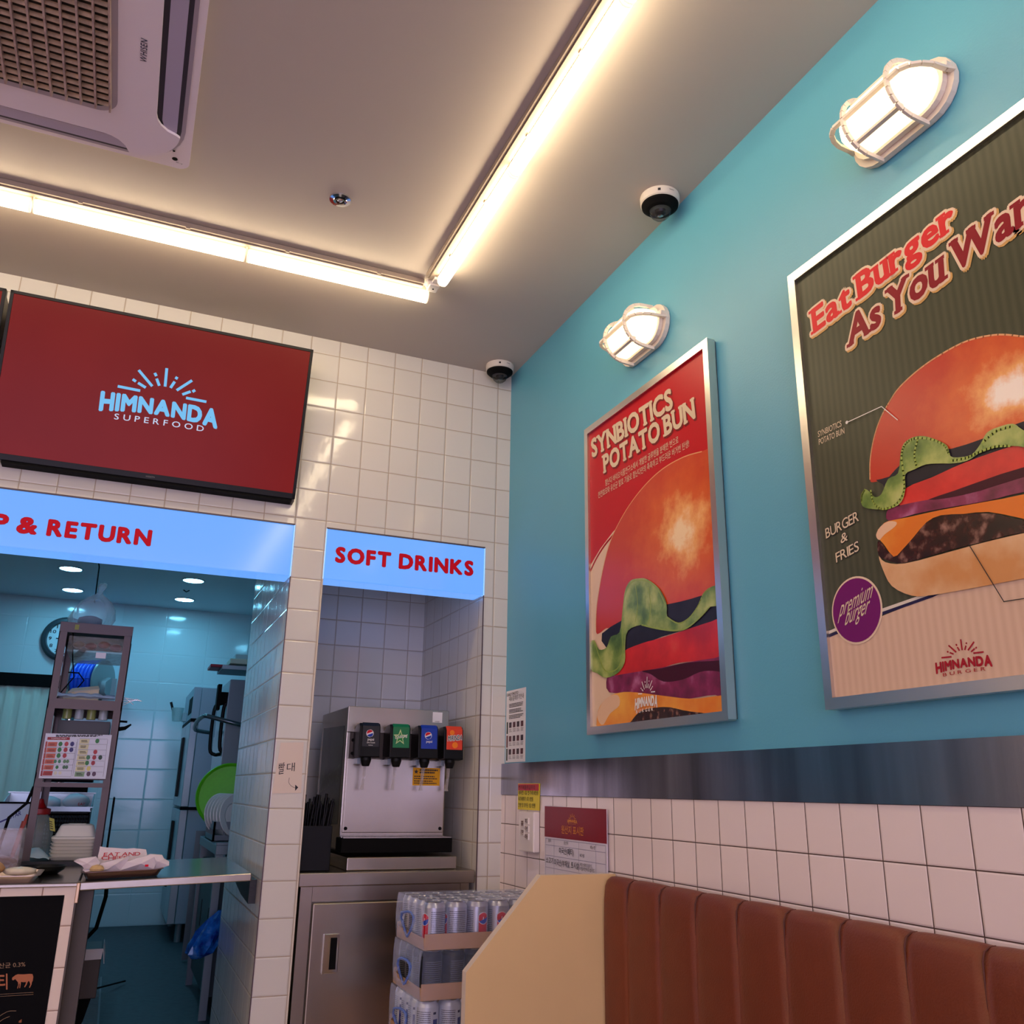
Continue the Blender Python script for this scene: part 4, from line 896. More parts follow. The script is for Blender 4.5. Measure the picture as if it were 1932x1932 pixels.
# ------------------------------------------------------------------ stacked cases of canned drinks
SILV = mat('can_silver', (196,196,206), .22, .9); LID = mat('can_lid', (190,190,200), .2, 1)
def can_proto(kind):
    t = thing('drink_can', 'x', 'drink can', (0,0,0)); r = .0328
    body = {'cola': mat('can_body_silver', (188,188,200), .28, .75), 'dark': mat('can_body_dark', (32,34,38), .35, .5), 'sport': mat('can_body_white', (206,210,220), .3, .4)}[kind]
    m = MB(); m.lathe([(.024,0),(.0300,.004),(r,.012),(r,.104),(.0300,.112),(.0272,.117)], (0,0,0), body, 24); m.build('body', t)
    m = MB(); m.lathe([(.0272,.117),(.0280,.1195),(.0262,.1200),(.0250,.1165),(0,.1165)], (0,0,0), LID, 24); m.lathe([(.009,0),(.009,.0016)], (0,-.006,.1165), LID, 12, sx=1, sy=.7); m.build('lid', t)
    m = MB()
    def cyl(u, z): a = u/r; return V((math.sin(a)*(r+.0004), -math.cos(a)*(r+.0004), z))
    def patch(u0, u1, z0, z1, mt, k=6):
        for i in range(k): a, b = u0+(u1-u0)*i/k, u0+(u1-u0)*(i+1)/k; m.add([cyl(a,z0),cyl(b,z0),cyl(b,z1),cyl(a,z1)], [(0,1,2,3)], mt)
    def lines(u0, u1, zs, mt, sd):
        R = random.Random(sd)
        for z in zs:
            u = u0
            while u < u1: w = R.uniform(.0015,.005); patch(u, min(u+w,u1), z, z+.0022, mt, 1); u += w+.0011
    if kind == 'cola':
        for c in (-.052, .052):
            patch(c-.014, c+.014, .013, .083, PR('can_red', (190,18,30)))
            for i in range(16):
                pass
        T_ = MB()
        for c in (-.052, .052):
            for zz0, zz1, mt in ((.0,1,PR('globe_white')),):
                for i in range(20):
                    a0, a1 = 2*math.pi*i/20, 2*math.pi*(i+1)/20; rr = .0165
                    def pt(a, s=1): return cyl(c+math.cos(a)*rr*s, .073+math.sin(a)*rr*s)*1.0
                    m.add([cyl(c,.073)*1.004, pt(a0)*1.004, pt(a1)*1.004], [(0,1,2)], mt)
            for i in range(12):
                u0 = -1+2*i/12; u1 = u0+2/12
                for top in (True, False):
                    def lv(u): return (.22+.38*u) if top else (-.20+.38*u)
                    def ed(u): return (1 if top else -1)*math.sqrt(max(0,1-u*u))
                    q = []
                    for u in (u0, u1):
                        a, b = lv(u), ed(u)
                        if (top and b < a) or (not top and b > a): b = a
                        q.append((u, a, b))
                    P_ = lambda u, w_: cyl(c+u*.0148, .073+w_*.0148); 
                    pts = [P_(q[0][0],q[0][1]), P_(q[1][0],q[1][1]), P_(q[1][0],q[1][2]), P_(q[0][0],q[0][2])]
                    pts = [V((p.x*1.012, p.y*1.012, p.z)) for p in pts]
                    m.add(pts, [(0,1,2,3)], PR('globe_red') if top else PR('globe_blue'))
        lines(-.030, .022, [.092-.0050*i for i in range(15)], mat('can_print', (66,66,84), .4), 2)
        for z, h in ((.104,0),): pass
        lines(.070, .090, [.05,.045], INK, 3)
    elif kind == 'dark': lines(-.03, .03, [.090-.0052*i for i in range(14)], mat('can_print_dark', (92,92,92), .4), 5)
    else:
        lines(-.030, .012, [.092-.0050*i for i in range(15)], mat('can_print'), 7)
        patch(.020, .036, .014, .074, PR('can_blue', (22,36,120))); patch(.020,.030,.086,.092, PR('can_navy', (24,26,70)), 2)
        for z in (.018,.034,.050): patch(.0235,.0325,z,z+.008, WHITE, 2)
    m.build('can_print', t)
    return t
FILM = film_mat('shrink_film', (180,196,236), .10, .10); CARD = mat('cardboard', (186,144,106), .7, noise=.06, nscale=30); BFILM = film_mat('blue_film', (90,122,200), .45, .15)
cx0, cy0, pitch = -.441, -.500, .0662
kinds = ['cola','dark','sport']; names = ['top case', 'middle case', 'lowest case']
desc = ['silver cola can', 'dark can', 'white and blue can']
protos = [can_proto(k) for k in kinds]
order = ['first from the left', 'second from the left', 'third from the left', 'fourth from the left', 'fifth from the left', 'sixth from the left']
for L_ in range(3):
    z0 = .723-.126*L_; sh = (0, -.004, -.010)[L_]
    used = False
    for j in range(4):
        for i in range(6):
            if L_ and j and i: continue     # inner cans of the lower cases are hidden behind the outer ones
            o = protos[L_] if not used else copy_tree(protos[L_]); used = True
            o.location = (cx0+sh+pitch*(i+.5)+.0015, cy0+pitch*(j+.5)+.0015, z0+.003)
            tw = {'cola': (.35,.0,-1.35,-1.6,.8,1.2), 'dark': (.1,.4,.0,.2,-.2,.5), 'sport': (-.35,-.15,.3,.2,.1,.5)}[kinds[L_]][i] if j == 0 else random.uniform(-3,3)
            if i == 0 and j: tw = -1.5
            o.rotation_euler = (0,0,tw)
            if j == 0: tag(o, '%s, %s in the front row of the %s' % (desc[L_], order[i], names[L_]), 'drink can', 'cans in the %s' % names[L_])
            elif i == 0: tag(o, '%s, left column of the %s, %s behind the front' % (desc[L_], names[L_], ('first','second','third')[j-1]), 'drink can', 'cans in the %s' % names[L_])
            else: tag(o, 'silver cola can behind the front row, only its lid showing', 'drink can', 'lids behind the front row of the top case')
    t = thing('drinks_case', '%s, a cardboard tray of %ss in clear film' % (names[L_], desc[L_]), 'drinks case', (cx0+.2,cy0+.13,z0), 'shrink wrapped drinks cases')
    a0, a1, b0, b1 = cx0+sh-.001, cx0+sh+.4005, cy0-.001, cy0+.2685
    m = MB(); m.box(a0,a1,b0,b1,z0,z0+.0025,CARD)
    m.box(a0-.002,a1,b0-.0025,b0,z0,z0+.041,CARD); m.box(a0-.002,a1,b1,b1+.0025,z0,z0+.041,CARD); m.box(a0-.003,a0,b0,b1,z0,z0+.030,CARD); m.box(a1,a1+.002,b0,b1,z0,z0+.041,CARD); m.build('tray', t)
    m = MB(); R = random.Random(L_+5)
    # film: a skin bulging over the cans, gathered on the left end
    nx, nz = 12, 6; g_ = []
    top = z0+.1245
    def bulge(i, n_): return .5-.5*math.cos(2*math.pi*(i/n_)*1)
    per = [(a0-.004,b0-.0035),(a1,b0-.0035),(a1,b1+.004),(a0-.004,b1+.004)]
    m.add([(a0-.002,b0-.0035,top),(a1,b0-.0035,top),(a1,b1+.004,top),(a0-.002,b1+.004,top)], [(0,1,2,3)], FILM)
    m.add([(a0-.002,b0-.0035,z0+.0),(a1,b0-.0035,z0+.0),(a1,b0-.0035,top),(a0-.002,b0-.0035,top)], [(0,1,2,3)], FILM)
    gr = []
    for k in range(9):
        row = []
        for l in range(9):
            u, w_ = k/8, l/8; y_ = b0-.0035+(b1-b0+.0075)*u; z_ = z0+(top-z0)*w_
            hole = math.hypot((u-.46)*1.6, (w_-.42)*1.25)
            bb = .012*math.sin(math.pi*w_)**.8*(1+.5*math.sin(u*9+L_))*(.4+.6*math.sin(math.pi*u)) + (.010 if w_ < .45 else 0)*math.sin(math.pi*u) + R.uniform(-.003,.003)*(0<k<8)
            row.append((a0-.002-max(0,bb), y_, z_))
        gr.append(row)
    vs = [p for r_ in gr for p in r_]; fs = []
    for k in range(8):
        for l in range(8):
            uc, wc = (k+.5)/8, (l+.5)/8
            if math.hypot((uc-.46)*1.5, (wc-.44)*1.15) < .27: continue
            fs.append((k*9+l, k*9+l+1, (k+1)*9+l+1, (k+1)*9+l))
    m.add(vs, fs, FILM, True); fo = m.build('shrink_film', t)
    m = MB(); ring = []
    for i in range(17):
        a = 2*math.pi*i/16; u = .46+.20*math.cos(a); w_ = .44+.26*math.sin(a)+R.uniform(-.02,.02)
        ring.append((a0-.016-.006*math.sin(a*2), b0+(b1-b0)*u, z0+(top-z0)*w_))
    m.tube(ring, [.003+.002*R.random() for _ in ring], BFILM, 6, cap=False); tag(m.build('torn_hole_edge', fo), 'crumpled bluish edge of the hand hole')
for i, (z0, z1) in enumerate(((0,.235),(.2355,.470))):
    m = MB(); m.box(cx0+.01, cx0+.40, cy0+.005, cy0+.262, z0, z1, CARD); tag(m.build('cardboard_box', bevel=.003), 'plain cardboard box hidden under the drinks cases, '+('on the floor' if i == 0 else 'upper one'), 'box')
# ------------------------------------------------------------------ kitchen lights
DG = mat('downlight_glow', (225,250,255), .4, emit=DOWN, ecol=(122,214,255))
def downlight(x, y, lab):
    t = thing('downlight', lab, 'light', (x,y,2.48), 'round downlights in the kitchen ceiling')
    m = MB(); m.lathe([(.078,0),(.077,-.004),(.066,-.005),(.064,-.001)], (x,y,2.4798), mat('downlight_ring', (190,200,204), .4), 32); m.build('ring', t)
    m = MB(); m.lathe([(.0655,0),(.060,-.003),(0,-.004)], (x,y,2.4785), DG, 32); m.build('lens', t)
for x, y, l in ((-1.741,3.16,'left downlight of the nearer row in the kitchen ceiling'), (-1.757,3.88,'left downlight of the far row, half behind the plastic bag'), (-.989,3.153,'right downlight of the nearer row in the kitchen ceiling'),
                (-1.0,3.863,'right downlight of the far row in the kitchen ceiling'), (-1.74,1.9,'downlight above the shelf rack, hidden by the long light box'), (-.30,2.5,'downlight above the dish washer, hidden by the pillar'),
                (-2.9,3.2,'downlight above the curtain side, left of the photo'), (-2.9,1.9,'front downlight left of the photo')):
    downlight(x, y, l)
t = thing('ceiling_hook', 'tiny dark hook between the two right downlights', 'hook', (-1.01,3.5,2.48)); m = MB(); m.tube([(-1.03,3.5,2.478),(-1.01,3.5,2.466),(-.99,3.5,2.478)], .004, BLACKM, 6); m.build('hook', t)

# ------------------------------------------------------------------ left counter with black menu board
t = thing('service_counter', 'white tiled service counter with a steel top at the lower left', 'counter', (-2.0,.25,0))
CT = tile_mat('counter_tile', (226,206,190), (150,120,104), .11, .11, -1.45-.11*19+2.0, .757-.11*9, gw=.003, rough=.2, wav=.2, tilt=.006)
m = MB(); m.box(-2.75,-1.362,0,.60,.840,.862,CT); m.box(-2.75,-1.36,.0,.60,.0,.03,CT)
m.box(-1.390,-1.362,0,.60,.03,.840,CT); m.box(-2.75,-1.390,.03,.60,.03,.840,CT); m.box(-2.75,-1.390,0,.03,.03,.20,CT)
m.build('tiled_body', t)
m = MB(); m.box(-1.362,-1.357,-.001,.62,.03,.862,mat('dark_side', (74,62,54), .5)); m.box(-1.357,-1.314,.06,.62,.20,.845,mat('dark_side')); m.build('side_panel', t)
m = MB(); m.box(-2.75,-1.358,-.008,.62,.862,.874,STEELH); m.build('worktop', t, bevel=.003)
t = thing('menu_board', 'black board with brown Korean print and a bull drawing set into the counter front', 'board', (-1.9,.02,.5))
m = MB(); m.box(-2.74,-1.392,.004,.028,.205,.839,mat('board_black', (6,5,6), .6, spec=.08)); m.build('board', t)
m = MB(); BR = mat('board_brown', (168,92,44), .5); fb = lambda x, y: at(x/6.85, 1650+y/6.85, 'y', .0035); nb = NB
text(m, '유산균 0.3%', fb(-95,1215), fb(328,1185), fb(-95,1162), mat('board_tan', (150,116,84), .5), n=nb, off=.0004)
text(m, '패티', fb(-180,1470), fb(98,1470), fb(-180,1310), BR, n=nb, off=.0004, bold=.03)
cow = [(160,1330),(200,1300),(230,1288),(300,1290),(380,1283),(420,1286),(430,1320),(424,1370),(412,1395),(408,1420),(385,1465),(375,1460),(392,1420),(386,1395),(372,1372),(358,1390),(345,1425),(322,1458),(312,1452),(332,1415),(336,1388),(300,1392),(272,1386),(268,1420),(260,1468),(250,1466),(254,1420),(250,1400),(240,1440),(232,1472),(222,1470),(236,1425),(232,1390),(212,1368),(195,1350),(180,1362),(162,1366),(155,1350)]
m.poly([fb(*p)+nb*.0005 for p in cow], BR)
for y in (1548,1575): ribbon(m, [fb(-200,y+12)+nb*.0005, fb(430,y-26)+nb*.0005], .0008, nb, mat('board_tan'))
for dy, w_ in ((0,1),(70,.6)): ribbon(m, [p+nb*.0005 for p in smooth([fb(-40,1860+dy),fb(40,1800+dy),fb(120,1765+dy),fb(208*w_,1762+dy)], 4, False)], .0012, nb, mat('board_tan'))
for k in range(8): m.poly([fb(240+k*4+dx,1915-dy)+nb*.0005 for dx, dy in ((0,0),(10,4),(14,30+k*3),(4,22))], BR)
m.build('print', t)

# lift-up flap bridging the counter and the pillar
t = thing('counter_flap', 'stainless steel lift up counter flap between the service counter and the pillar', 'counter flap', (-1.1,.4,.85))
m = MB(); zl, zr = .878, .8745
m.obox((-1.354,-.004,.851), (.492,0,.0165), (0,.72,0), (0,0,.0235), STEELH); m.build('flap', t, bevel=.003)
m = MB(); m.box(-1.362,-1.352,-.012,.05,.818,.874,mat('hinge_steel', (190,160,128), .3, 1)); m.build('hinge', t, bevel=.002)
t = thing('flap_bracket', 'dark metal bracket on the pillar holding the free end of the flap', 'bracket', (-.85,.3,.80))
m = MB(); m.prism([(-.829,.10,.862),(-.829,.62,.862),(-.829,.60,.84),(-.829,.30,.80),(-.829,.10,.79)], (-.022,0,0), mat('bracket_dark', (30,30,34), .5, noise=.5, nscale=90)); m.build('bracket', t)

# ------------------------------------------------------------------ things on the counter and flap
def pan(name, x0, x1, y0, y1, z, h, mt, lab, cat, ang=0, fl=.012, r=.02):
    t = thing(name, lab, cat, ((x0+x1)/2,(y0+y1)/2,z))
    m = MB()
    A = [V(p) for p in rrect(x0+fl,x1-fl,y0+fl,y1-fl,r,z,4)]; Bq = [V(p) for p in rrect(x0,x1,y0,y1,r,z+h,4)]; k = len(A)
    C_ = [V(p) for p in rrect(x0-.005,x1+.005,y0-.005,y1+.005,r,z+h,4)]
    m.add(A, [list(range(k))], mt); m.add(A+Bq, [(j,(j+1)%k,k+(j+1)%k,k+j) for j in range(k)], mt); m.add(Bq+C_, [(j,(j+1)%k,k+(j+1)%k,k+j) for j in range(k)], mt)
    o = m.build('tray', t); s_ = o.modifiers.new('solid', 'SOLIDIFY'); s_.thickness = .0015; s_.offset = 1
    return t
PANM = mat('worn_tray', (196,176,166), .34, .8, noise=.1, nscale=10)
t1 = pan('serving_tray', -1.80, -1.470, .020, .24, .8745, .019, PANM, 'shallow pale metal tray of food scraps on the counter at the left edge', 'tray')
zt = .8935+.0005
t2 = pan('serving_tray', -1.352, -1.128, .030, .20, .8775, .020, mat('dark_tray', (96,74,70), .3, .8), 'small dark metal tray on the flap holding the wrapped burger', 'tray')
t2.rotation_euler = (0, -math.atan2(.0165,.492), 0); t2.location.z = .8825
PAP = mat('burger_paper', (214,200,206), .55, noise=.04, nscale=12, bump=.2, bscale=30)
def crumple(o_, s_, t_): pass
t = thing('wrapped_burger', 'white burger paper printed EAT AND CHEER crumpled on the small dark tray', 'burger wrapper', (-1.24,.12,.89))
def sheet(pts_rows, mt, jit, sd, mb):
    R = random.Random(sd); k = len(pts_rows[0]); vs = []
    for r_ in pts_rows:
        for p in r_: vs.append((p[0]+R.uniform(-jit,jit), p[1]+R.uniform(-jit,jit), p[2]+R.uniform(-jit,jit)))
    mb.add(vs, [(i*k+j, i*k+j+1, (i+1)*k+j+1, (i+1)*k+j) for i in range(len(pts_rows)-1) for j in range(k-1)], mt, False)
fp = lambda x, y, yy: at(x/5.854, 1530+y/5.854, 'y', yy)     # on upright planes at depth yy
m = MB(); rows = []
for v in range(5):
    w_ = v/4; rows.append([tuple(fp(1065+(1110-1065)*w_+u/7*(560-55*w_), 590-195*w_+ (u/7)*30*w_, .155+.02*w_)) for u in range(8)])
sheet(rows, PAP, .0016, 4, m); m.build('paper_back', t)
m = MB(); text(m, 'EAT AND', fp(1140,500,.152), fp(1545,492,.152), fp(1150,460,.152), mat('print_red_ink', (190,24,40), .5), n=NB, off=.003, bold=.02, loose=True); text(m, 'CHEER', fp(1118,540,.150), fp(1420,540,.150), fp(1122,498,.150), mat('print_red_ink'), n=NB, off=.004, bold=.02, loose=True); m.build('lettering', t)
m = MB()
def fold(poly_, yy, sd, jit=.002, dep=.03):
    R = random.Random(sd); P_ = [fp(x, y, yy)+V((R.uniform(-jit,jit), R.uniform(-.012,.0), 0)) for x, y in poly_]
    c = sum(P_, V((0,0,0)))/len(P_)+V((0,-dep*.3,0.0)); k = len(P_)
    m.add(P_+[c], [(i,(i+1)%k,k) for i in range(k)], PAP)
    Q = [p+V((0,dep,0)) for p in P_]; m.add(P_+Q, [(i,(i+1)%k,(i+1)%k+k,i+k) for i in range(k)], PAP)
fold([(820,555),(860,530),(1060,505),(1100,560),(1080,640),(930,640),(900,600)], .10, 1)
fold([(905,655),(960,630),(1080,640),(1180,640),(1160,668),(940,672)], .07, 2, dep=.05)
fold([(1080,640),(1120,575),(1250,545),(1380,520),(1440,500),(1360,620),(1330,660),(1150,665)], .09, 3)
fold([(1330,655),(1400,560),(1520,520),(1600,500),(1700,505),(1720,580),(1700,640),(1500,655)], .08, 4)
fold([(1600,505),(1660,480),(1790,490),(1820,530),(1862,560),(1858,600),(1790,625),(1700,640),(1690,560)], .085, 5)
m.build('paper_folds', t)
m = MB(); c = fp(1070,640,.05); m.lathe([(.020,0),(.021,.006),(.015,.014),(0,.018)], (c.x,c.y+.01,c.z-.006), mat('fries_tan', (196,160,110), .7, noise=.2, nscale=60), 14); m.build('food', t)
m = MB(); c = fp(1620,603,.066); m.box(c.x-.005,c.x+.005,c.y-.002,c.y,c.z-.003,c.z+.003,RED); m.build('red_print', t)
# food on the left tray
def blob(mb, c, rx, ry, rz, mt, sd, n=10):
    R = random.Random(sd); c = V(c); prof = []
    for i in range(7): a = math.pi*i/6; prof.append((max(.0001, math.sin(a))*1., -math.cos(a)))
    vs = []; 
    for r_, h in prof:
        for j in range(n): a = 2*math.pi*j/n; q_ = R.uniform(.86,1.12); vs.append(c+V((rx*r_*math.cos(a)*q_, ry*r_*math.sin(a)*q_, rz*h*(.95+.1*R.random()))))
    mb.add(vs, [(i*n+j, i*n+(j+1)%n, (i+1)*n+(j+1)%n, (i+1)*n+j) for i in range(6) for j in range(n)], mt, True)
o = MB(); blob(o, (-1.525,.10,.8945+.005), .048, .035, .013, mat('sauce_cream', (214,200,176), .3, noise=.08, nscale=40), 1); tag(o.build('bread_slice'), 'pale glossy flat food on the tray at the left edge', 'food')
o = MB(); blob(o, (-1.600,.085,.910), .034, .03, .022, mat('chip_tan', (196,146,98), .5, noise=.12, nscale=30), 2, 6); tag(o.build('potato_wedge'), 'tan angular piece of food at the left edge of the tray', 'food')
t = thing('round_dish', 'small black round dish with a pale rim behind the tray on the counter', 'dish', (-1.47,.28,.875))
m = MB(); m.lathe([(.045,0),(.062,.012),(.068,.024),(.064,.024),(.056,.012),(.0,.008)], (-1.475,.315,.8745), BLACK, 28); m.build('dish', t)
m = MB(); m.lathe([(.030,.0),(.028,.006),(0,.009)], (-1.490,.305,.886), mat('dish_food', (200,170,150), .4, noise=.3, nscale=60), 14); m.build('food', t)
# ledge behind the counter
t = thing('work_table', 'dark table behind the counter carrying the takeaway boxes and shelf rack', 'table', (-1.8,.85,.2))
DKT = mat('table_dark', (26,24,26), .5)
m = MB(); m.box(-2.6,-1.305,.64,1.45,.862,.888,DKT); m.build('table_top', t, bevel=.002)
for x, y in ((-2.56,.70),(-1.40,.70),(-2.56,1.41),(-1.40,1.41)): m = MB(); m.box(x-.02,x+.02,y-.02,y+.02,.2,.862,mat('brown_leg', (74,62,54), .5)); m.build('leg', t)
# takeaway boxes
PUL = mat('pulp_white', (222,216,204), .55)
def bagasse(z, k, top=False):
    o = thing('takeaway_box', 'x', 'takeaway box', (-1.405,.75,z))
    cx, cy = -1.405, .75; w, d = .079, .075
    m = MB(); A = rrect(cx-w+.012*0,cx+w,cy-d,cy+d,.02,z,5)
    if not top:
        A = [V(p) for p in rrect(cx-w+.010,cx+w-.010,cy-d+.010,cy+d-.010,.018,z,5)]; B_ = [V(p) for p in rrect(cx-w,cx+w,cy-d,cy+d,.022,z+.011,5)]; n_ = len(A)
        m.add(A+B_, [(j,(j+1)%n_,n_+(j+1)%n_,n_+j) for j in range(n_)], PUL, True); m.add(A, [list(range(n_))[::-1]], PUL); m.add(B_, [list(range(n_))], PUL); m.build('box_half', o)
    else:
        lv = [(0,.004,0),(.0,0,.008),(-.003,0,.010),(-.014,-.012,.014),(-.028,0,.052),(-.036,0,.056)]
        R_ = [[V(p) for p in rrect(cx-w+q,cx+w-q,cy-d+q,cy+d-q,.022,z+zz,5)] for q, zz in ((.003,0),(0,.004),(0,.009),(.010,.012),(.024,.048),(.032,.052))]
        n_ = len(R_[0])
        for a, b in zip(R_[:-1], R_[1:]): m.add(a+b, [(j,(j+1)%n_,n_+(j+1)%n_,n_+j) for j in range(n_)], PUL, True)
        m.add(R_[-1], [list(range(n_))], PUL); m.build('lid', o)
        m = MB(); q = rrect(cx-w+.048,cx+w-.048,cy-d+.045,cy+d-.045,.01,z+.0523,4); m.prism(q, (0,0,.0015), PUL); m.build('raised_mark', o)
    return o
for k in range(6): tag(bagasse(.8885+.0115*k, k), 'bottom white pulp takeaway box of the stack on the dark table' if k == 0 else ['','second','third','fourth','fifth','sixth'][k]+' white pulp takeaway box from the bottom of the stack', 'takeaway box', 'stack of takeaway boxes')
tag(bagasse(.8885+.0115*6, 6, True), 'topmost white pulp takeaway box with a raised lid', 'takeaway box', 'stack of takeaway boxes')
# squeeze jug
t = thing('squeeze_jug', 'clear plastic jug with a red pouring cap behind the takeaway boxes', 'jug', (-1.545,.86,.8885))
m = MB(); m.lathe([(.052,0),(.055,.01),(.056,.09),(.045,.125),(.034,.143),(.030,.152)], (-1.545,.86,.889), film_mat('jug_clear', (170,184,184), .30, .15), 28); m.build('body', t)
m = MB(); m.lathe([(.036,0),(.037,.004),(.037,.020),(.022,.024),(.012,.040),(.006,.056)], (-1.545,.86,1.040), mat('cap_red', (150,10,18), .35), 24); m.build('cap', t)
m = MB(); p = V((-1.508,.822,1.03)); m.obox(p, (.018,0,-.005), (.010,0,-.045), (0,-.0015,0), mat('tag_yellow', (196,190,86), .6))
for k in range(4): m.obox(p+V((.003+.0022*k,-.0017,-.012-.008*k)), (.010,0,-.003), (0,0,-.003), (0,-.0004,0), INK)
m.build('label_tag', t)
t = thing('clear_bin', 'tall clear plastic tumbler box with brown contents at the left edge of the counter', 'container', (-1.60,.33,.8745))
CL = film_mat('acrylic_clear', (190,176,186), .22, .08)
m = MB(); x0, x1, y0, y1 = -1.69,-1.545,.24,.38
for a in ((x0,x1,y0,y0+.003),(x0,x1,y1-.003,y1),(x0,x0+.003,y0,y1),(x1-.003,x1,y0,y1)): m.box(*a, .8955, 1.010, CL)
m.build('walls', t)
m = MB(); blob(m, (-1.615,.31,.912), .060, .055, .020, mat('brown_food', (96,52,26), .35, noise=.4, nscale=50), 5, 12); m.build('contents', t)
m = MB(); m.box(x0,x1,y0,y1,.8750,.8955,CL); m.build('foot', t)
t = thing('plastic_bag', 'flat white plastic bag lying left of the takeaway boxes', 'plastic bag', (-1.50,.72,.8885))
m = MB(); R = random.Random(9); vs = []
for i in range(9):
    for j in range(6): vs.append((-1.560+.082*i/8, .66+.10*j/5, .889+(.030*math.sin(math.pi*j/5)+.008)*(1 if i < 5 else (9-i)/5)+R.uniform(0,.006)))
m.add(vs, [(i*6+j, (i+1)*6+j, (i+1)*6+j+1, i*6+j+1) for i in range(8) for j in range(5)], film_mat('bag_white', (200,226,232), .72, .3), True); m.build('bag', t)

# ------------------------------------------------------------------ shelf rack standing on the table
BRN = mat('rack_brown', (84,68,68), .42, .2)
RX0, RX1, RY0, RY1 = -1.568, -1.311, .66, 1.16; ZT_ = 1.742
t = thing('shelf_rack', 'tall narrow brown angle iron shelf rack with three shelves on the table', 'shelf', ((RX0+RX1)/2,(RY0+RY1)/2,.8885))
for x, sx in ((RX0,1),(RX1,-1)):
    for y, sy in ((RY0,1),(RY1,-1)):
        m = MB(); w = .028
        m.box(min(x,x+sx*w),max(x,x+sx*w),min(y,y+sy*.003),max(y,y+sy*.003),.889,ZT_,BRN); m.box(min(x,x+sx*.003),max(x,x+sx*.003),min(y,y+sy*w),max(y,y+sy*w),.889,ZT_,BRN); m.build('post', t)
def shelf(z, nm='shelf', h=.036):
    m = MB()
    m.box(RX0+.028,RX1-.028,RY0-.001,RY0+.003,z-h,z,BRN); m.box(RX0+.003,RX1-.003,RY1-.004,RY1+.000,z-h,z,BRN)
    m.box(RX0+.002,RX0+.005,RY0,RY1,z-h,z,BRN); m.box(RX1-.005,RX1-.002,RY0,RY1,z-h,z,BRN); m.box(RX0+.004,RX1-.004,RY0+.003,RY1-.004,z-.006,z-.003,mat('shelf_plate', (70,52,54), .4)); m.build(nm, t)
m = MB(); m.box(RX0,RX1,RY0-.002,RY0+.003,ZT_-.036,ZT_,BRN); m.build('top_beam', t)
shelf(ZT_-.002); shelf(1.455); shelf(1.190, h=.022)
# things on the rack
t = thing('plastic_bag', 'knotted clear plastic bag standing on top of the shelf rack', 'plastic bag', (-1.47,.85,ZT_))
m = MB(); R = random.Random(11); prof = [(.050,0),(.074,.012),(.082,.04),(.076,.08),(.056,.11),(.030,.13),(.013,.142),(.009,.155),(.016,.172),(.012,.186),(.004,.190)]
n_ = 22; vs = []
for i, (r_, h) in enumerate(prof):
    for j in range(n_): a = 2*math.pi*j/n_; q = 1+.10*math.sin(5*a+i*.4)+R.uniform(-.05,.05); vs.append((-1.475+.030*(h/.19)**1.5+r_*q*math.cos(a), .80+r_*.7*q*math.sin(a), ZT_+.001+h))
m.add(vs, [(i*n_+j, i*n_+(j+1)%n_, (i+1)*n_+(j+1)%n_, (i+1)*n_+j) for i in range(len(prof)-1) for j in range(n_)], film_mat('bag_clear', (190,222,226), .22, .2), True); m.build('bag', t)
m = MB(); blob(m, (-1.475,.80,ZT_+.03), .048, .035, .024, mat('bag_contents', (96,104,112), .5, noise=.5, nscale=40), 3, 12); m.build('contents', t)
t = thing('plastic_bin', 'clear plastic bin of red packets hanging under the top shelf of the rack', 'bin', (-1.43,.8,1.60))
m = MB(); m.box(-1.535,-1.340,.72,1.10,1.640,1.700,film_mat('bin_clear', (150,140,130), .35, .2)); m.build('bin', t)
for k, (x, z, c) in enumerate(((-1.50,1.675,(120,100,60)),(-1.455,1.672,(120,30,36)),(-1.41,1.680,(130,20,34)),(-1.365,1.672,(110,24,40)))):
    m = MB(); blob(m, (x,.78,z), .024, .03, .014, mat('packet_%d' % k, c, .35, noise=.3, nscale=60), k+20, 8); m.build('packet', t)
t = thing('shelf_tag', 'white paper tag clipped under the top shelf of the rack', 'tag', (-1.41,.64,1.62)); m = MB(); m.box(-1.432,-1.396,.7180,.7195,1.620,1.642,WPAP); m.build('tag', t)
t = thing('shelf_sticker', 'yellow green sticker on the top beam of the rack', 'sticker', (-1.50,.655,1.72)); m = MB(); m.box(-1.517,-1.503,.6555,.6575,1.715,1.734,mat('sticker_green', (140,140,60), .6)); m.build('sticker', t)
t = thing('cardboard_box', 'small open cream cardboard box on the middle shelf of the rack', 'box', (-1.46,.80,1.455))
m = MB(); m.prism([(-1.522,.75,1.472),(-1.402,.75,1.472),(-1.402,.75,1.503),(-1.510,.75,1.487)], (0,.12,0), mat('box_cream', (206,192,160), .6)); m.prism([(-1.510,.745,1.4875),(-1.400,.745,1.503),(-1.408,.80,1.521),(-1.500,.80,1.506)], (0,0,.0015), mat('box_lid', (222,214,188), .6)); m.build('box', t)
m = MB(); m.box(-1.524,-1.400,.75,.87,1.4555,1.472,mat('box_cream')); m.build('base', t)
t = thing('plastic_bag', 'shiny clear plastic sheet folded along the middle shelf of the rack', 'plastic bag', (-1.44,.69,1.455))
m = MB(); R = random.Random(13); vs = []
for i in range(15):
    for j in range(4): vs.append((RX0+.030+(.197)*i/14, RY0-.005+.012*j, 1.456+(.024*math.sin(math.pi*(j+.6)/4))*(.7+.5*R.random())))
m.add(vs, [(i*4+j,(i+1)*4+j,(i+1)*4+j+1,i*4+j+1) for i in range(14) for j in range(3)], film_mat('bag_silver', (180,204,224), .75, .15), True); m.build('sheet', t)
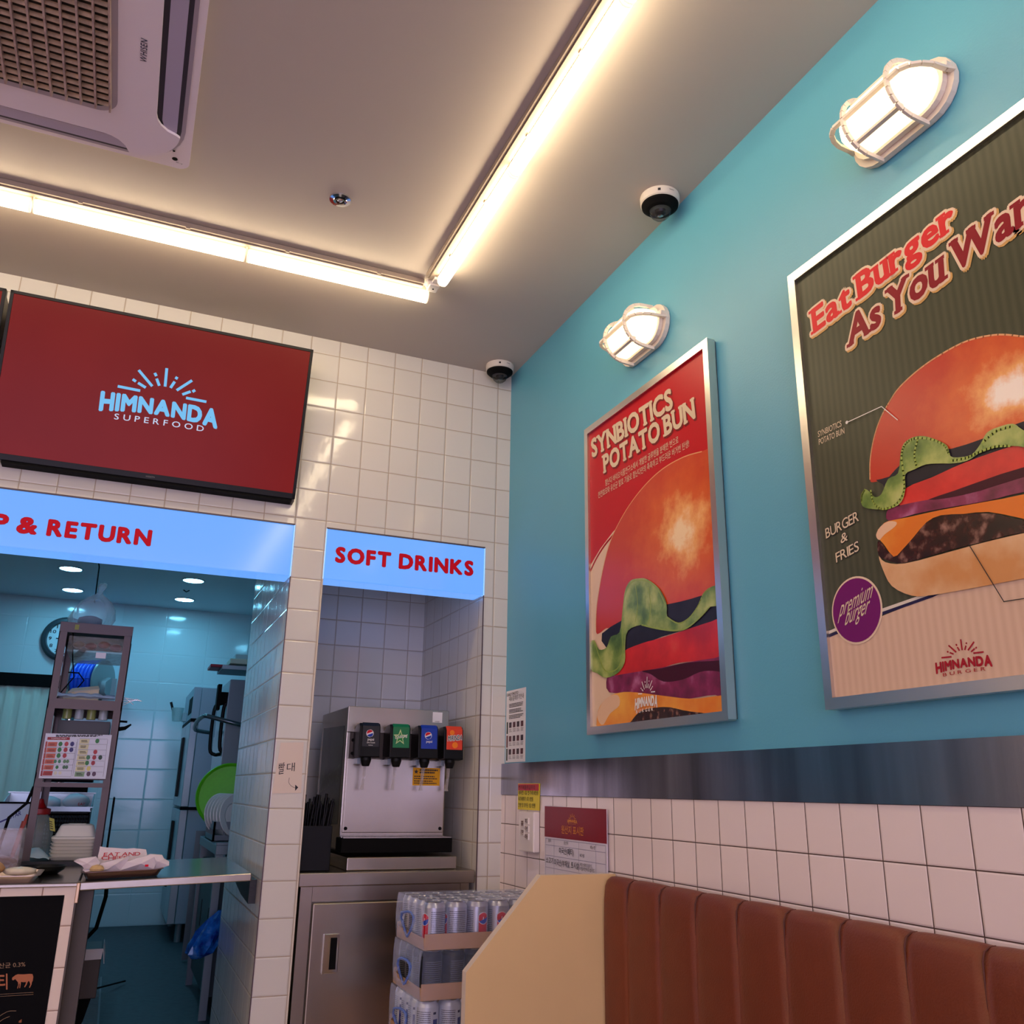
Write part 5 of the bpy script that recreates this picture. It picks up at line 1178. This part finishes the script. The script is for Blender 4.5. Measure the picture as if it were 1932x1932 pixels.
t = thing('plastic_bin', 'dark bin of small bottles on the third shelf of the rack', 'bin', (-1.43,.85,1.19))
m = MB(); m.box(-1.528,-1.345,.78,1.10,1.335,1.385,mat('bin_dark', (24,24,28), .4)); m.build('bin', t)
for k in range(4): m = MB(); m.lathe([(.016,0),(.016,.05),(.008,.062),(.008,.07)], (-1.50+.042*k,.75,1.388), mat('small_bottle_%d' % (k%2), ((150,160,90),(180,190,196))[k%2], .3), 12); m.build('bottle', t)
m = MB(); m.box(-1.505,-1.365,.83,1.08,1.190,1.330,mat('bin_black', (14,14,16), .4)); m.build('lower_bin', t)
t = thing('topping_chart', 'white laminated topping chart with red and beige rows tied to the rack', 'chart', (-1.44,.655,1.16))
fc = lambda x, y: at(60+x/8.78, 1360+y/8.78, 'y', .6500)
m = MB(); c4 = [fc(232,205), fc(1328,235), fc(1222,962), fc(112,950)]; m.prism([p+V((0,.0004,0)) for p in c4], (0,.002,0), mat('chart_white', (206,206,216), .4)); m.build('sheet', t)
m = MB(); ch = lambda c: mat('chart_%d_%d_%d' % c, c, .5)
def qd(pts, mt, o=.0006): m.poly([fc(*p)+NB*o for p in pts], mt)
qd([(262,268),(632,272),(628,318),(255,314)], ch((150,20,32))); text(m, 'TOPPING PART', fc(315,306), fc(580,308), fc(318,282), WHITE, n=NB, off=.0012)
strips(m, lambda u, v: fc(400+820*u, 225+60*v), 0, 1, (.1,.4), INK, .25, .0006, NB, seed=3)
def rowx(v, x): return x-(v)*.16      # the chart leans with the photo
for k in range(6):
    y0 = 350+96*k; y1 = y0+84; s0 = -.163*(y0-350); s1 = -.163*(y1-350)
    qd([(232+s0,y0-8),(262+s0,y0-8),(262+s1,y1),(232+s1,y1)], ch((168,60,48)) if k < 5 else ch((150,24,36)))
    qd([(272+s0,y0),(428+s0,y0+2),(424+s1,y1-8),(268+s1,y1-10)], ch((196,92,66)) if k < 5 else ch((170,44,40)))
    strips(m, lambda u, v: fc(290+s0+110*u, y0+20+50*v), 0, 1, (.1,.5), mat('chart_dark_red', (120,40,30), .5), .25, .001, NB, seed=k)
    ribbon(m, [fc(262+s1,y1+4)+NB*.0008, fc(740+s1,y1+10)+NB*.0008], .0007, NB, INK)
    cs = [((34,116,52),475),((170,40,50),575),((36,30,100),670)]
    if k == 2: cs = cs[:2]
    if k == 3: cs = [((60,130,90),435),((60,130,90),505),((90,130,90),590),((90,130,90),640)]
    if k == 4: cs = [((34,116,52),480),((70,110,80),595),((70,110,80),640)]
    if k == 5: cs = [((210,206,180),470),((210,206,180),545)]
    for c, x in cs:
        cc = fc(x+s0, y0+34); m.lathe([(.0085 if k < 3 else .0065,0),(.0085 if k < 3 else .0065,.0004)], cc+NB*.0006, ch(c), 12, ax=(0,-1,0), sy=.8)
for k in range(7):
    y0 = 300+91*k; y1 = y0+80; s0 = -.15*(y0-300); s1 = -.15*(y1-300)
    qd([(800+s0,y0),(960+s0,y0+3),(954+s1,y1),(796+s1,y1-3)], ch((214,206,160)) if k < 6 else ch((130,160,120)))
    strips(m, lambda u, v: fc(820+s0+110*u, y0+15+50*v), 0, 1, (.1,.55), INK, .25, .001, NB, seed=k+9)
    ribbon(m, [fc(790+s0,y0-5)+NB*.0008, fc(1255+s0,y0+3)+NB*.0008], .0007, NB, INK)
    cs = {0:[((34,116,52),1085)],2:[((170,40,50),1080)],3:[((60,120,80),975),((160,40,50),1075),((30,60,40),1175)],4:[((34,116,52),970),((160,40,50),1070)],5:[((214,200,110),1010)],6:[((90,60,80),1020),((90,60,80),1112)]}.get(k, [])
    for c, x in cs: cc = fc(x+s0, y0+34); m.lathe([(.0085,0),(.0085,.0004)], cc+NB*.0006, ch(c), 12, ax=(0,-1,0), sy=.8)
for x0, x1, ya, yb in ((745,650,350,915),(1258,1180,310,925),(765,680,300,915)): ribbon(m, [fc(x0,ya)+NB*.0008, fc(x1,yb)+NB*.0008], .0007, NB, INK)
m.build('print', t)
m = MB(); m.box(RX0+.003,RX1-.003,.6535,.6575,1.140,1.156,BRN); tag(m.build('chart_rail'), 'thin brown rail under the topping chart', 'rail')

# things behind the counter, seen through the rack
t = thing('steel_bin', 'wide stainless steel bin of white paper bags behind the shelf rack', 'bin', (-1.6,1.75,1.0))
x0, x1, y0, y1 = -1.755, -1.382, 1.60, 1.95
m = MB(); PNS = mat('bin_steel', (170,184,190), .3, .7); zb = 1.036
m.box(x0,x1,y0,y0+.004,zb,1.050,PNS); m.box(x0,x1,y1-.004,y1,zb,1.108,PNS); m.box(x0,x1,y0,y1,zb-.004,zb,PNS); m.box(x0-.006,x1+.006,y0-.008,y0+.004,1.049,1.053,PNS); m.box(x0-.006,x1+.006,y1-.004,y1+.010,1.106,1.113,PNS)
for xa, xb in ((x0,x0+.004),(x1-.004,x1)): m.prism([(xa,y0,zb),(xa,y1,zb),(xa,y1,1.108),(xa,y0,1.050)], (xb-xa,0,0), PNS)
m.build('bin', t)
for k, (x, w, h) in enumerate(((-1.565,.052,.030),(-1.455,.060,.036))):
    o = thing('paper_bag', ['white paper bag with red print, left one in the steel bin','crumpled white paper bag, right one in the steel bin'][k], 'paper bag', (x,1.7,1.036))
    m = MB(); blob(m, (x,1.70,zb+h*1.05), w, .075, h, mat('bag_paper', (214,224,232), .6, bump=.3, bscale=20), 31+k, 9); m.build('bag', o)
    m = MB(); text(m, ['CHEER UP!','EAT'][k], (x-.045+.06*k,1.618,1.058), (x-.005+.05*k,1.618,1.058), (x-.045+.06*k,1.618,1.070), mat('print_red_ink'), n=NB, off=.002, bold=.02); m.build('lettering', o)
t = thing('plastic_crate', 'black mesh plastic crate under the steel bin', 'crate', (-1.6,1.75,.86))
m = MB(); x0, x1, y0, y1, z0, z1 = -1.74,-1.385,1.56,1.98,.859,1.030
m.box(x0,x1,y0,y0+.006,z1-.012,z1,BLACK); m.box(x0,x1,y1-.006,y1,z1-.014,z1,BLACK); m.box(x0,x0+.006,y0,y1,z0,z1,BLACK); m.box(x1-.006,x1,y0,y1,z0,z1,BLACK); m.box(x0,x1,y1-.006,y1,z0,z1,mat('crate_back', (120,140,150), .6)); m.box(x0,x1,y0,y1,z0,z0+.004,BLACK)
for i in range(33): x = x0+(x1-x0)*i/32; m.box(x-.0032,x+.0032,y0,y0+.005,z0,z1-.01,BLACK)
for k in range(10): z = z0+(z1-z0-.01)*k/9; m.box(x0,x1,y0,y0+.005,z-.0042,z+.0042,BLACK)
m.build('crate', t)
t = thing('prep_table', 'dark steel prep table behind the shelf rack', 'table', (-1.9,1.75,.2))
m = MB(); m.box(-2.6,-1.34,1.50,2.3,.830,.858,DSTEEL); m.build('table_top', t)
for x, y in ((-2.56,1.54),(-1.38,1.54),(-2.56,2.26),(-1.38,2.26)): m = MB(); m.box(x-.02,x+.02,y-.02,y+.02,.2,.830,mat('brown_leg')); m.build('leg', t)
m = MB(); m.tube([(-1.36,1.56,.90),(-1.345,1.57,.955),(-1.325,1.58,.965),(-1.315,1.58,.93),(-1.33,1.56,.85)], .006, mat('cable_white', (180,200,206), .5), 8); tag(m.build('bent_wire'), 'bent white wire at the right side of the shelf rack', 'wire')
t = thing('steel_pipe', 'vertical steel pipe behind the shelf rack', 'pipe', (-1.55,2.2,.86)); m = MB(); m.tube([(-1.56,2.18,.86),(-1.56,2.18,1.50)], .022, CHROME, 16); m.build('pipe', t)
t = thing('fryer_cover', 'black appliance hood behind the third shelf of the rack', 'appliance', (-1.55,2.1,1.2)); m = MB(); m.box(-1.66,-1.40,1.98,2.14,1.16,1.38,BLACKM); m.build('hood', t, bevel=.004)
m = MB(); m.box(-1.64,-1.42,2.0,2.12,.8585,1.158,BLACKM); m.build('stand', t)
t = thing('black_board', 'black plastic holder standing at the right foot of the rack', 'holder', (-1.30,1.3,.89)); m = MB(); m.box(-1.296,-1.288,1.10,1.42,.889,1.10,BLACKM); m.build('board', t, bevel=.002)
t = thing('planning_board', 'white board with a blue stripe leaning at the left behind the counter', 'board', (-1.75,.95,.888))
m = MB(); m.box(-2.15,-1.585,.98,.99,.889,1.075,mat('board_white', (176,196,214), .4)); m.box(-2.15,-1.585,.975,.995,1.075,1.082,BLACKM); m.build('board', t)
m = MB(); ribbon(m, [V((-1.70,.979,1.00)), V((-1.655,.979,1.022))], .006, NB, mat('stripe_blue', (30,36,120), .5)); text(m, 'STAR', (-1.652,.979,1.018), (-1.615,.979,1.034), (-1.655,.979,1.034), mat('stripe_blue'), n=NB, off=.0008, bold=.02); m.build('lettering', t)
m = MB(); m.tube([(-1.612,.84,.89),(-1.588,.84,1.015)], [.007,.011], mat('tool_red', (176,70,56), .5), 8); m.tube([(-1.588,.84,1.015),(-1.583,.84,1.04)], [.006,.005], mat('tool_red'), 8); tag(m.build('spatula'), 'red tapered handle leaning on the left post of the rack', 'tool')
m = MB(); m.tube([(-1.660,.80,.89),(-1.640,.80,1.03),(-1.59,.80,1.08),(-1.575,.80,1.14)], .006, BLACKM, 6); tag(m.build('black_cable'), 'black arm and cable at the left foot of the rack', 'cable')
m = MB(); m.tube([(-1.53,.80,1.73),(-1.515,.80,1.62),(-1.50,.80,1.55),(-1.53,.79,1.50),(-1.55,.78,1.46)], .0025, BLACKM, 6); tag(m.build('thin_cable'), 'thin black cable hanging down inside the upper rack', 'cable'); m = MB(); m.tube([(-1.54,1.1,1.60),(-1.50,1.1,1.60),(-1.475,1.1,1.57),(-1.50,1.1,1.53),(-1.55,1.0,1.47)], .003, BLACKM, 6); tag(m.build('cable_loop'), 'thin black cable loop behind the upper rack', 'cable')
m = MB(); m.tube([(-1.55,2.2,2.478),(-1.56,2.2,2.40),(-1.535,2.2,2.30),(-1.53,2.2,2.1)], .004, BLACKM, 6); tag(m.build('hanging_cable'), 'thin dark cable hanging from the kitchen ceiling behind the bag', 'cable')
m = MB(); m.tube([(-1.28,1.3,.86),(-1.27,1.3,.70),(-1.29,1.3,.58),(-1.34,1.3,.52)], .008, BLACKM, 8); m.tube([(-1.34,1.3,.52),(-1.33,1.4,.36),(-1.27,1.9,.24),(-1.12,2.2,.215)], .004, BLACKM, 6); tag(m.build('floor_cable'), 'black cable hanging below the flap and lying on the kitchen floor', 'cable')

# below the flap
t = thing('power_box', 'dark box with white paper on top, hanging at the counter side under the flap', 'box', (-1.29,.6,.45))
m = MB(); m.box(-1.332,-1.262,.56,.80,.455,.600,mat('dark_side')); m.build('box', t, bevel=.003)
m = MB(); m.prism([(-1.334,.558,.575),(-1.262,.558,.577),(-1.259,.558,.610),(-1.330,.558,.610)], (0,-.002,0), WPAP); m.prism([(-1.260,.556,.606),(-1.258,.80,.606),(-1.250,.79,.560),(-1.252,.57,.560)], (.002,0,0), WPAP); m.build('paper', t)
m = MB(); m.prism([(-1.325,.60,.455),(-1.275,.60,.455),(-1.292,.60,.38),(-1.330,.60,.30)], (0,.03,0), BLACKM); m.build('funnel', t)
t = thing('floor_drain', 'slotted grey floor drain channel beside the counter', 'drain', (-1.27,1.3,.2))
m = MB(); DRM = mat('drain_grey', (104,112,116), .5)
m.box(-1.33,-1.322,.9,2.4,.2,.206,DRM); m.box(-1.235,-1.227,.9,2.4,.2,.206,DRM)
for i in range(75): y = .905+.02*i; m.box(-1.322,-1.235,y,y+.010,.2,.206,DRM)
m.build('grate', t); m = MB(); m.box(-1.322,-1.235,.9,2.4,.1985,.2012,BLACKM); m.build('channel', t)

# ------------------------------------------------------------------ kitchen back wall
t = thing('wall_clock', 'round dark framed wall clock half hidden behind the shelf rack', 'clock', (-1.775,4.27,2.18))
cc = V((-1.775,4.278,2.178)); CF = mat('clock_frame', (46,58,66), .4)
m = MB(); m.lathe([(.165,0),(.165,.02),(.150,.04),(.130,.045),(.122,.014)], cc, CF, 48, ax=(0,-1,0), cap=False); m.build('frame', t)
m = MB(); m.lathe([(.130,.016),(.0,.0165)], cc, mat('clock_face', (206,222,226), .5), 48, ax=(0,-1,0)); m.build('face', t)
m = MB()
for h in range(1, 13):
    a = math.radians(90-30*h); p = cc+V((math.cos(a)*.103, -.018, math.sin(a)*.103)); w = .010 if h < 10 else .019
    text(m, str(h), p+V((-w,0,-.012)), p+V((w,0,-.012)), p+V((-w,0,.012)), INK, n=NB, off=.001, bold=.01)
m.build('numerals', t)
m = MB(); ribbon(m, [cc+V((0,-.021,0)), cc+V((-.062,-.021,.002))], .008, NB, INK); ribbon(m, [cc+V((0,-.022,0)), cc+V((.03,-.022,-.08))], .005, NB, INK); m.build('hands', t)
t = thing('curtain', 'pale greenish cloth curtain on a black rail covering the left of the kitchen wall', 'curtain', (-2.4,4.2,.9))
m = MB(); m.box(-3.2,-1.63,4.19,4.27,1.815,1.905,BLACKM); m.build('rail', t)
CUR = mat('curtain_cloth', (214,220,204), .8, bump=.6, bscale=14)
m = MB(); R = random.Random(2)
for xa, xb in ((-3.2,-2.19),(-2.185,-1.68)):
    n_ = 40; vs = []
    for i in range(n_+1):
        x = xa+(xb-xa)*i/n_
        for z, q in ((1.815,.4),(1.6,.7),(1.2,1),(.25,1.2)): vs.append((x+(.02*q if xb < -2.18 else -.012*q)*0, 4.21+.016*q*math.sin(i*.9+z*2)+.006*math.sin(i*2.3), z))
    m.add(vs, [(i*4+j,(i+1)*4+j,(i+1)*4+j+1,i*4+j+1) for i in range(n_) for j in range(3)], CUR, True)
m.build('cloth', t)
t = thing('hose_reel', 'wall mounted grey hose reel with a coil of bright blue hose', 'hose reel', (-1.63,4.15,1.9))
c = at(160+15, 1285, 'y', 4.08); 
m = MB(); BH = mat('hose_blue', (24,80,214), .35)
ax_ = V((.86,-.5,0)).normalized()
for k in range(5):
    pts = []
    cx = c - ax_*.075 - ax_*(-.030*k); q_ = ax_.cross(V((0,0,1))).normalized()
    for i in range(25): a = 2*math.pi*i/24; rr = .135-.004*(k%2); pts.append(cx+q_*math.cos(a)*rr+V((0,0,math.sin(a)*rr)))
    m.tube(pts, .0165, BH, 8, cap=False)
m.build('hose', t)
m = MB(); m.lathe([(.15,0),(.155,.006),(.145,.012),(.05,.014)], c+ax_*.075, mat('reel_grey', (150,156,158), .35, .3), 40, ax=ax_); m.lathe([(.15,0),(.15,.005),(0,.005)], c-ax_*.10, mat('reel_grey'), 40, ax=ax_); m.build('flange', t)
m = MB(); m.lathe([(.075,0),(.080,.02),(.072,.05),(.0,.052)], c+ax_*.09+V((0,0,-.05)), mat('reel_cover', (140,146,150), .3), 6, ax=ax_); m.box(c.x+.08,c.x+.16,4.02,4.26,c.z-.14,c.z+.02,mat('reel_cover')); m.build('motor_cover', t)
t = thing('wire_rack', 'small wire rack sticking out to the right of the shelf rack', 'wire rack', (-1.30,1.13,1.45))
m = MB()
for k in range(4): m.tube([V((-1.312,1.135,at(228,1316+5*k,'y',1.135).z)), at(268-3*k,1323-1.5*k,'y',1.135)], .0018, CHROME, 6)
m.tube([at(236,1316,'y',1.135), at(252,1330,'y',1.135)], .0018, CHROME, 6)
m.build('wires', t)
t = thing('tongs', 'black handled tools hooked on the right side of the shelf rack', 'tool', (-1.31,1.1,1.36))
m = MB(); m.tube([(-1.315,.72,1.355),(-1.290,.72,1.360),(-1.270,.72,1.375)], [.008,.007,.003], BLACKM, 8); m.tube([(-1.315,.72,1.385),(-1.285,.72,1.384)], .004, BLACKM, 8); m.build('handles', t)

# ------------------------------------------------------------------ fridge
t = thing('refrigerator', 'tall grey steel refrigerator with black handled doors at the back of the kitchen', 'refrigerator', (-.5,3.8,.2))
FX, FY = -.880, 3.42; FR = mat('fridge_side', (150,164,176), .42, .2); FD = mat('fridge_door', (160,170,176), .32, .4)
m = MB(); m.box(FX+.05,-.02,FY,4.27,.31,1.80,FR); m.build('body', t, bevel=.004)
for z0, z1 in ((.31,1.00),(1.02,1.57)):
    for y0, y1 in ((FY+.005,FY+.415),(FY+.422,4.26)):
        m = MB(); m.box(FX,FX+.048,y0,y1,z0,z1,FD); d = m.build('door', t, bevel=.004)
    for yy in (FY+.37, FY+.46):
        m = MB(); m.box(FX-.018,FX-.002,yy-.012,yy+.012,(z1-.50 if z0 < .5 else z0+.06),(z1-.08 if z0 < .5 else z0+.46),BLACK); m.build('handle', t, bevel=.003)
m = MB(); m.box(FX,FX+.048,FY+.005,4.26,1.59,1.80,FR); m.box(FX-.003,FX,FY+.05,FY+.34,1.63,1.74,BLACKM); m.build('control_panel', t)
for x in (FX+.08,-.08):
    for y in (FY+.05, 4.2): m = MB(); m.lathe([(.02,0),(.02,.11)], (x,y,.2), DSTEEL, 12); m.build('leg', t)
m = MB(); m.box(FX-.002,FX+.12,FY-.008,FY,1.000,1.02,BLACKM); m.box(FX-.002,FX+.05,FY-.004,4.26,1.57,1.59,BLACKM); m.build('hinge_strip', t)
m = MB(); 
for (x0, x1, z0, z1) in ((-.72,-.60,1.36,1.47),(-.705,-.60,1.24,1.345),(-.72,-.60,1.17,1.235)):
    m.box(x0,x1,FY-.0015,FY-.0005,z0,z1,WPAP); m.box(x0+.012,x0+.05,FY-.0025,FY-.0016,z0+.02,z1-.015,mat('thumb_b', (60,44,56), .6))
    strips(m, lambda u, v: V((x0+.055+(x1-x0-.06)*u, FY-.0016, z1-(z1-z0)*v)), .0, 1, (.25,.45,.65), INK, .06, .0008, NB, seed=int(z0*100))
m.build('notices', t)
t = thing('paper_cup', 'clear plastic cup holding a black marker stuck on the refrigerator door', 'cup', (-.93,4.0,1.6))
cc = V((-.945, 3.95, 1.60)); m = MB(); m.lathe([(.030,0),(.044,.095)], cc, film_mat('cup_clear', (180,206,206), .5, .2), 24); 
m.build('cup', t); m = MB(); m.lathe([(.009,0),(.009,.10)], cc+V((-.02,0,.04)), BLACK, 10, ax=(-.35,0,1)); m.build('marker', t)
m = MB(); m.box(cc.x+.036,-.8815,3.90,4.0,1.60,1.66,mat('cup_holder', (160,180,186), .4)); m.build('holder', t)

# ------------------------------------------------------------------ dish washer with raised hood, table, plates
t = thing('dish_washer', 'hood type steel dish washer with its hood and loop handle raised', 'dish washer', (-.5,2.1,.2))
HX, HY = -.775, 2.16; HS = mat('hood_steel', (110,122,130), .38, .3)
m = MB(); m.box(HX,-.15,HY,2.75,1.222,1.728,HS); m.build('hood', t, bevel=.004)
m = MB(); m.box(HX-.002,HX,HY+.01,2.74,1.226,1.724,mat('hood_side', (168,180,186), .3, .6)); m.build('front_skin', t)
HB = mat('handle_bar', (104,116,120), .25, .8)
m = MB(); m.tube(smooth([(-.60,HY-.03,1.46),(-.74,HY-.06,1.485),(-.86,HY-.02,1.515),(-.895,HY+.02,1.52),(-.915,HY+.20,1.50),(-.90,HY+.45,1.47),(-.80,HY+.52,1.46)], 4, False), .012, HB, 10); m.build('hood_bar', t)
m = MB(); pts = smooth([(HX-.03,HY+.12,1.60),(HX-.055,HY+.12,1.585),(HX-.062,HY+.12,1.52),(HX-.062,HY+.12,1.40),(HX-.055,HY+.12,1.335),(HX-.025,HY+.12,1.32)], 3, False)
m.tube(pts, .010, BLACK, 10)
pts2 = [(x+.045, y-.06, z+.01) for x, y, z in pts]; m.tube([pts[0]]+[V(p) for p in pts2]+[pts[-1]], .010, BLACK, 10); m.build('loop_handle', t)
m = MB(); m.box(HX-.06,HX-.04,HY+.02,HY+.10,1.56,1.70,BLACKM); m.box(HX-.038,HX-.002,HY+.05,HY+.09,1.60,1.66,BLACKM); m.build('brush_holder', t)
m = MB(); m.box(-.70,-.15,2.20,2.72,.30,.90,HS); m.build('wash_base', t)
for x in (-.66,-.2):
    for y in (2.24,2.68): m = MB(); m.lathe([(.018,0),(.018,.1)], (x,y,.2), DSTEEL, 10); m.build('leg', t)
m = MB(); m.tube([(-.775,1.95,.96),(-.705,2.02,1.06)], .009, DSTEEL, 8); m.tube([(-.72,2.0,1.05),(-.655,2.08,1.205)], .008, HB, 8); m.box(-.735,-.690,1.98,2.04,1.03,1.08,HS); m.build('lift_arm', t)
m = MB(); m.box(-.82,-.70,2.74,2.745,.21,.90,mat('steel_panel', (110,124,130), .3, .6)); m.build('splash_panel', t)
t = thing('wash_table', 'stainless steel table with a dish rack beside the dish washer', 'table', (-.5,1.6,.2))
m = MB(); m.box(-.845,-.15,1.30,2.14,.86,.90,HS); m.box(-.845,-.15,1.30,1.315,.90,.912,HS); m.build('table_top', t, bevel=.002)
for x in (-.825,-.2):
    for y in (1.33,2.10): m = MB(); m.box(x-.016,x+.016,y-.016,y+.016,.2,.86,HS); m.build('leg', t)
m = MB(); m.box(-.825,-.17,1.36,2.08,.28,.80,mat('cab_dark', (46,56,62), .45, .4)); m.build('cabinet', t)
m = MB(); m.box(-.828,-.825,1.50,1.52,.50,.62,BLACK); m.box(-.828,-.825,1.86,1.88,.50,.62,BLACK); m.build('door_pull', t)
t = thing('dish_rack', 'grey plastic dish rack of upright plates on the wash table', 'dish rack', (-.62,1.75,.90))
GRY = mat('rack_grey', (104,116,124), .5)
m = MB(); x0, x1, y0, y1 = -.838,-.50,1.58,1.95
for a in ((x0,x1,y0,y0+.01),(x0,x1,y1-.01,y1),(x0,x0+.01,y0,y1),(x1-.01,x1,y0,y1)): m.box(*a, .902, .93, GRY); m.box(*a, .955, .99, GRY)
for i in range(9): y = y0+(y1-y0-.01)*i/8; m.box(x0,x0+.01,y,y+.01,.93,.955,GRY)
for i in range(8): x = x0+(x1-x0-.01)*i/7; m.box(x,x+.01,y0,y0+.01,.93,.955,GRY)
m.box(x0,x1,y0,y1,.9015,.906,GRY); m.build('rack', t)
PLT = mat('plate_white', (222,220,214), .2)
for k in range(6):
    o = thing('dinner_plate', ['front','second','third','fourth','fifth','rearmost'][k]+' white plate standing in the grey dish rack', 'plate', (-.74,1.62+.045*k,1.0), 'plates in the dish rack')
    m = MB(); m.lathe([(.0,.004),(.055,.004),(.062,.010),(.098,.018),(.100,.016),(.064,.006),(.057,0),(0,0)], (-.745-.010*k,1.62+.045*k,1.018), PLT, 36, ax=(.55,-.85,.12)); m.build('plate', o)
t = thing('round_basket', 'bright green round plastic mesh basket leaning behind the plates', 'basket', (-.70,2.05,1.0))
gc = V((-.725,2.12,1.105)); ga = V((-.25,-1,.12)).normalized(); GREEN = mat('basket_green', (100,206,20), .4, noise=.05, nscale=60)
m = MB(); m.lathe([(.165,0),(.170,.008),(.165,.014),(.155,.004),(.148,-.018),(0,-.024)], gc, GREEN, 48, ax=ga); m.build('basket', t)
m = MB()
for k in range(28):
    a = 2*math.pi*k/28; q_ = ga.cross(V((0,0,1))).normalized(); u_ = ga.cross(q_)
    m.tube([gc-ga*.0225, gc-ga*.0165+(q_*math.cos(a)+u_*math.sin(a))*.146], .0018, mat('basket_rib', (70,168,14), .4), 4, cap=False)
m.build('ribs', t)
t = thing('spray_bottle', 'white bottle with a red cap beside the plates', 'bottle', (-.585,1.75,.99)); 
m = MB(); m.lathe([(.022,0),(.024,.06),(.010,.075)], (-.575,1.98,1.0), WHITE, 16); m.build('body', t); m = MB(); m.lathe([(.012,0),(.012,.018)], (-.575,1.98,1.077), mat('cap_red'), 12); m.build('cap', t)
m = MB(); m.box(-.60,-.55,1.955,2.005,.9015,.9995,GRY); m.build('stand', t)
t = thing('wall_shelf', 'small steel wall shelf with boxes high at the right of the kitchen', 'shelf', (-.6,2.0,1.75))
m = MB(); m.box(-.815,-.15,2.30,2.60,1.800,1.815,HS); m.box(-.815,-.15,2.298,2.302,1.800,1.822,mat('hood_side')); m.build('shelf', t)
m = MB(); m.box(-.16,-.15,2.5,2.6,1.70,1.80,HS); m.build('bracket', t)
m = MB(); m.box(-.875,-.735,2.38,2.58,1.8165,1.834,mat('lid_red', (160,24,44), .4)); tag(m.build('red_tray', bevel=.004), 'red plastic tray on the high wall shelf', 'tray')
m = MB(); m.box(-.775,-.56,2.31,2.50,1.835,1.865,mat('tub_pale', (196,212,190), .4)); m.box(-.745,-.56,2.34,2.48,1.865,1.895,mat('tub_clear', (170,200,206), .3)); tag(m.build('plastic_tub', bevel=.004), 'pale plastic tub stacked on the high wall shelf', 'tub')
t = thing('rubbish_bag', 'crumpled blue plastic bag hanging from the cabinet beside the pillar', 'plastic bag', (-.84,1.1,.6))
m = MB(); R = random.Random(21); n_ = 20; vs = []; prof = [(.012,0),(.035,-.03),(.052,-.08),(.058,-.13),(.048,-.165),(.020,-.185),(.002,-.19)]
for i, (r_, h) in enumerate(prof):
    for j in range(n_): a = 2*math.pi*j/n_; q = 1+.16*math.sin(6*a+i)+R.uniform(-.10,.10); vs.append((-.800-.085*(-h/.19)+r_*q*math.cos(a), 1.24+r_*q*math.sin(a), .640+h))
m.add(vs, [(i*n_+j, i*n_+(j+1)%n_, (i+1)*n_+(j+1)%n_, (i+1)*n_+j) for i in range(len(prof)-1) for j in range(n_)], mat('bag_blue', (24,100,196), .2, bump=.8, bscale=40, ramp=[(.35,(12,50,130)),(.55,(30,110,200)),(.7,(110,170,230))], nscale=22), False); m.build('bag', t)
m = MB(); blob(m, (-.775,2.9,.80), .035, .03, .09, mat('glove_orange', (196,84,30), .4), 41, 7); tag(m.build('rubber_glove'), 'orange rubber glove hanging beyond the wash table', 'glove')
m = MB(); m.box(-.79,-.74,2.86,2.94,.2,.72,mat('cab_dark')); tag(m.build('side_stand'), 'dark stand beyond the dish washer under the orange glove', 'stand')
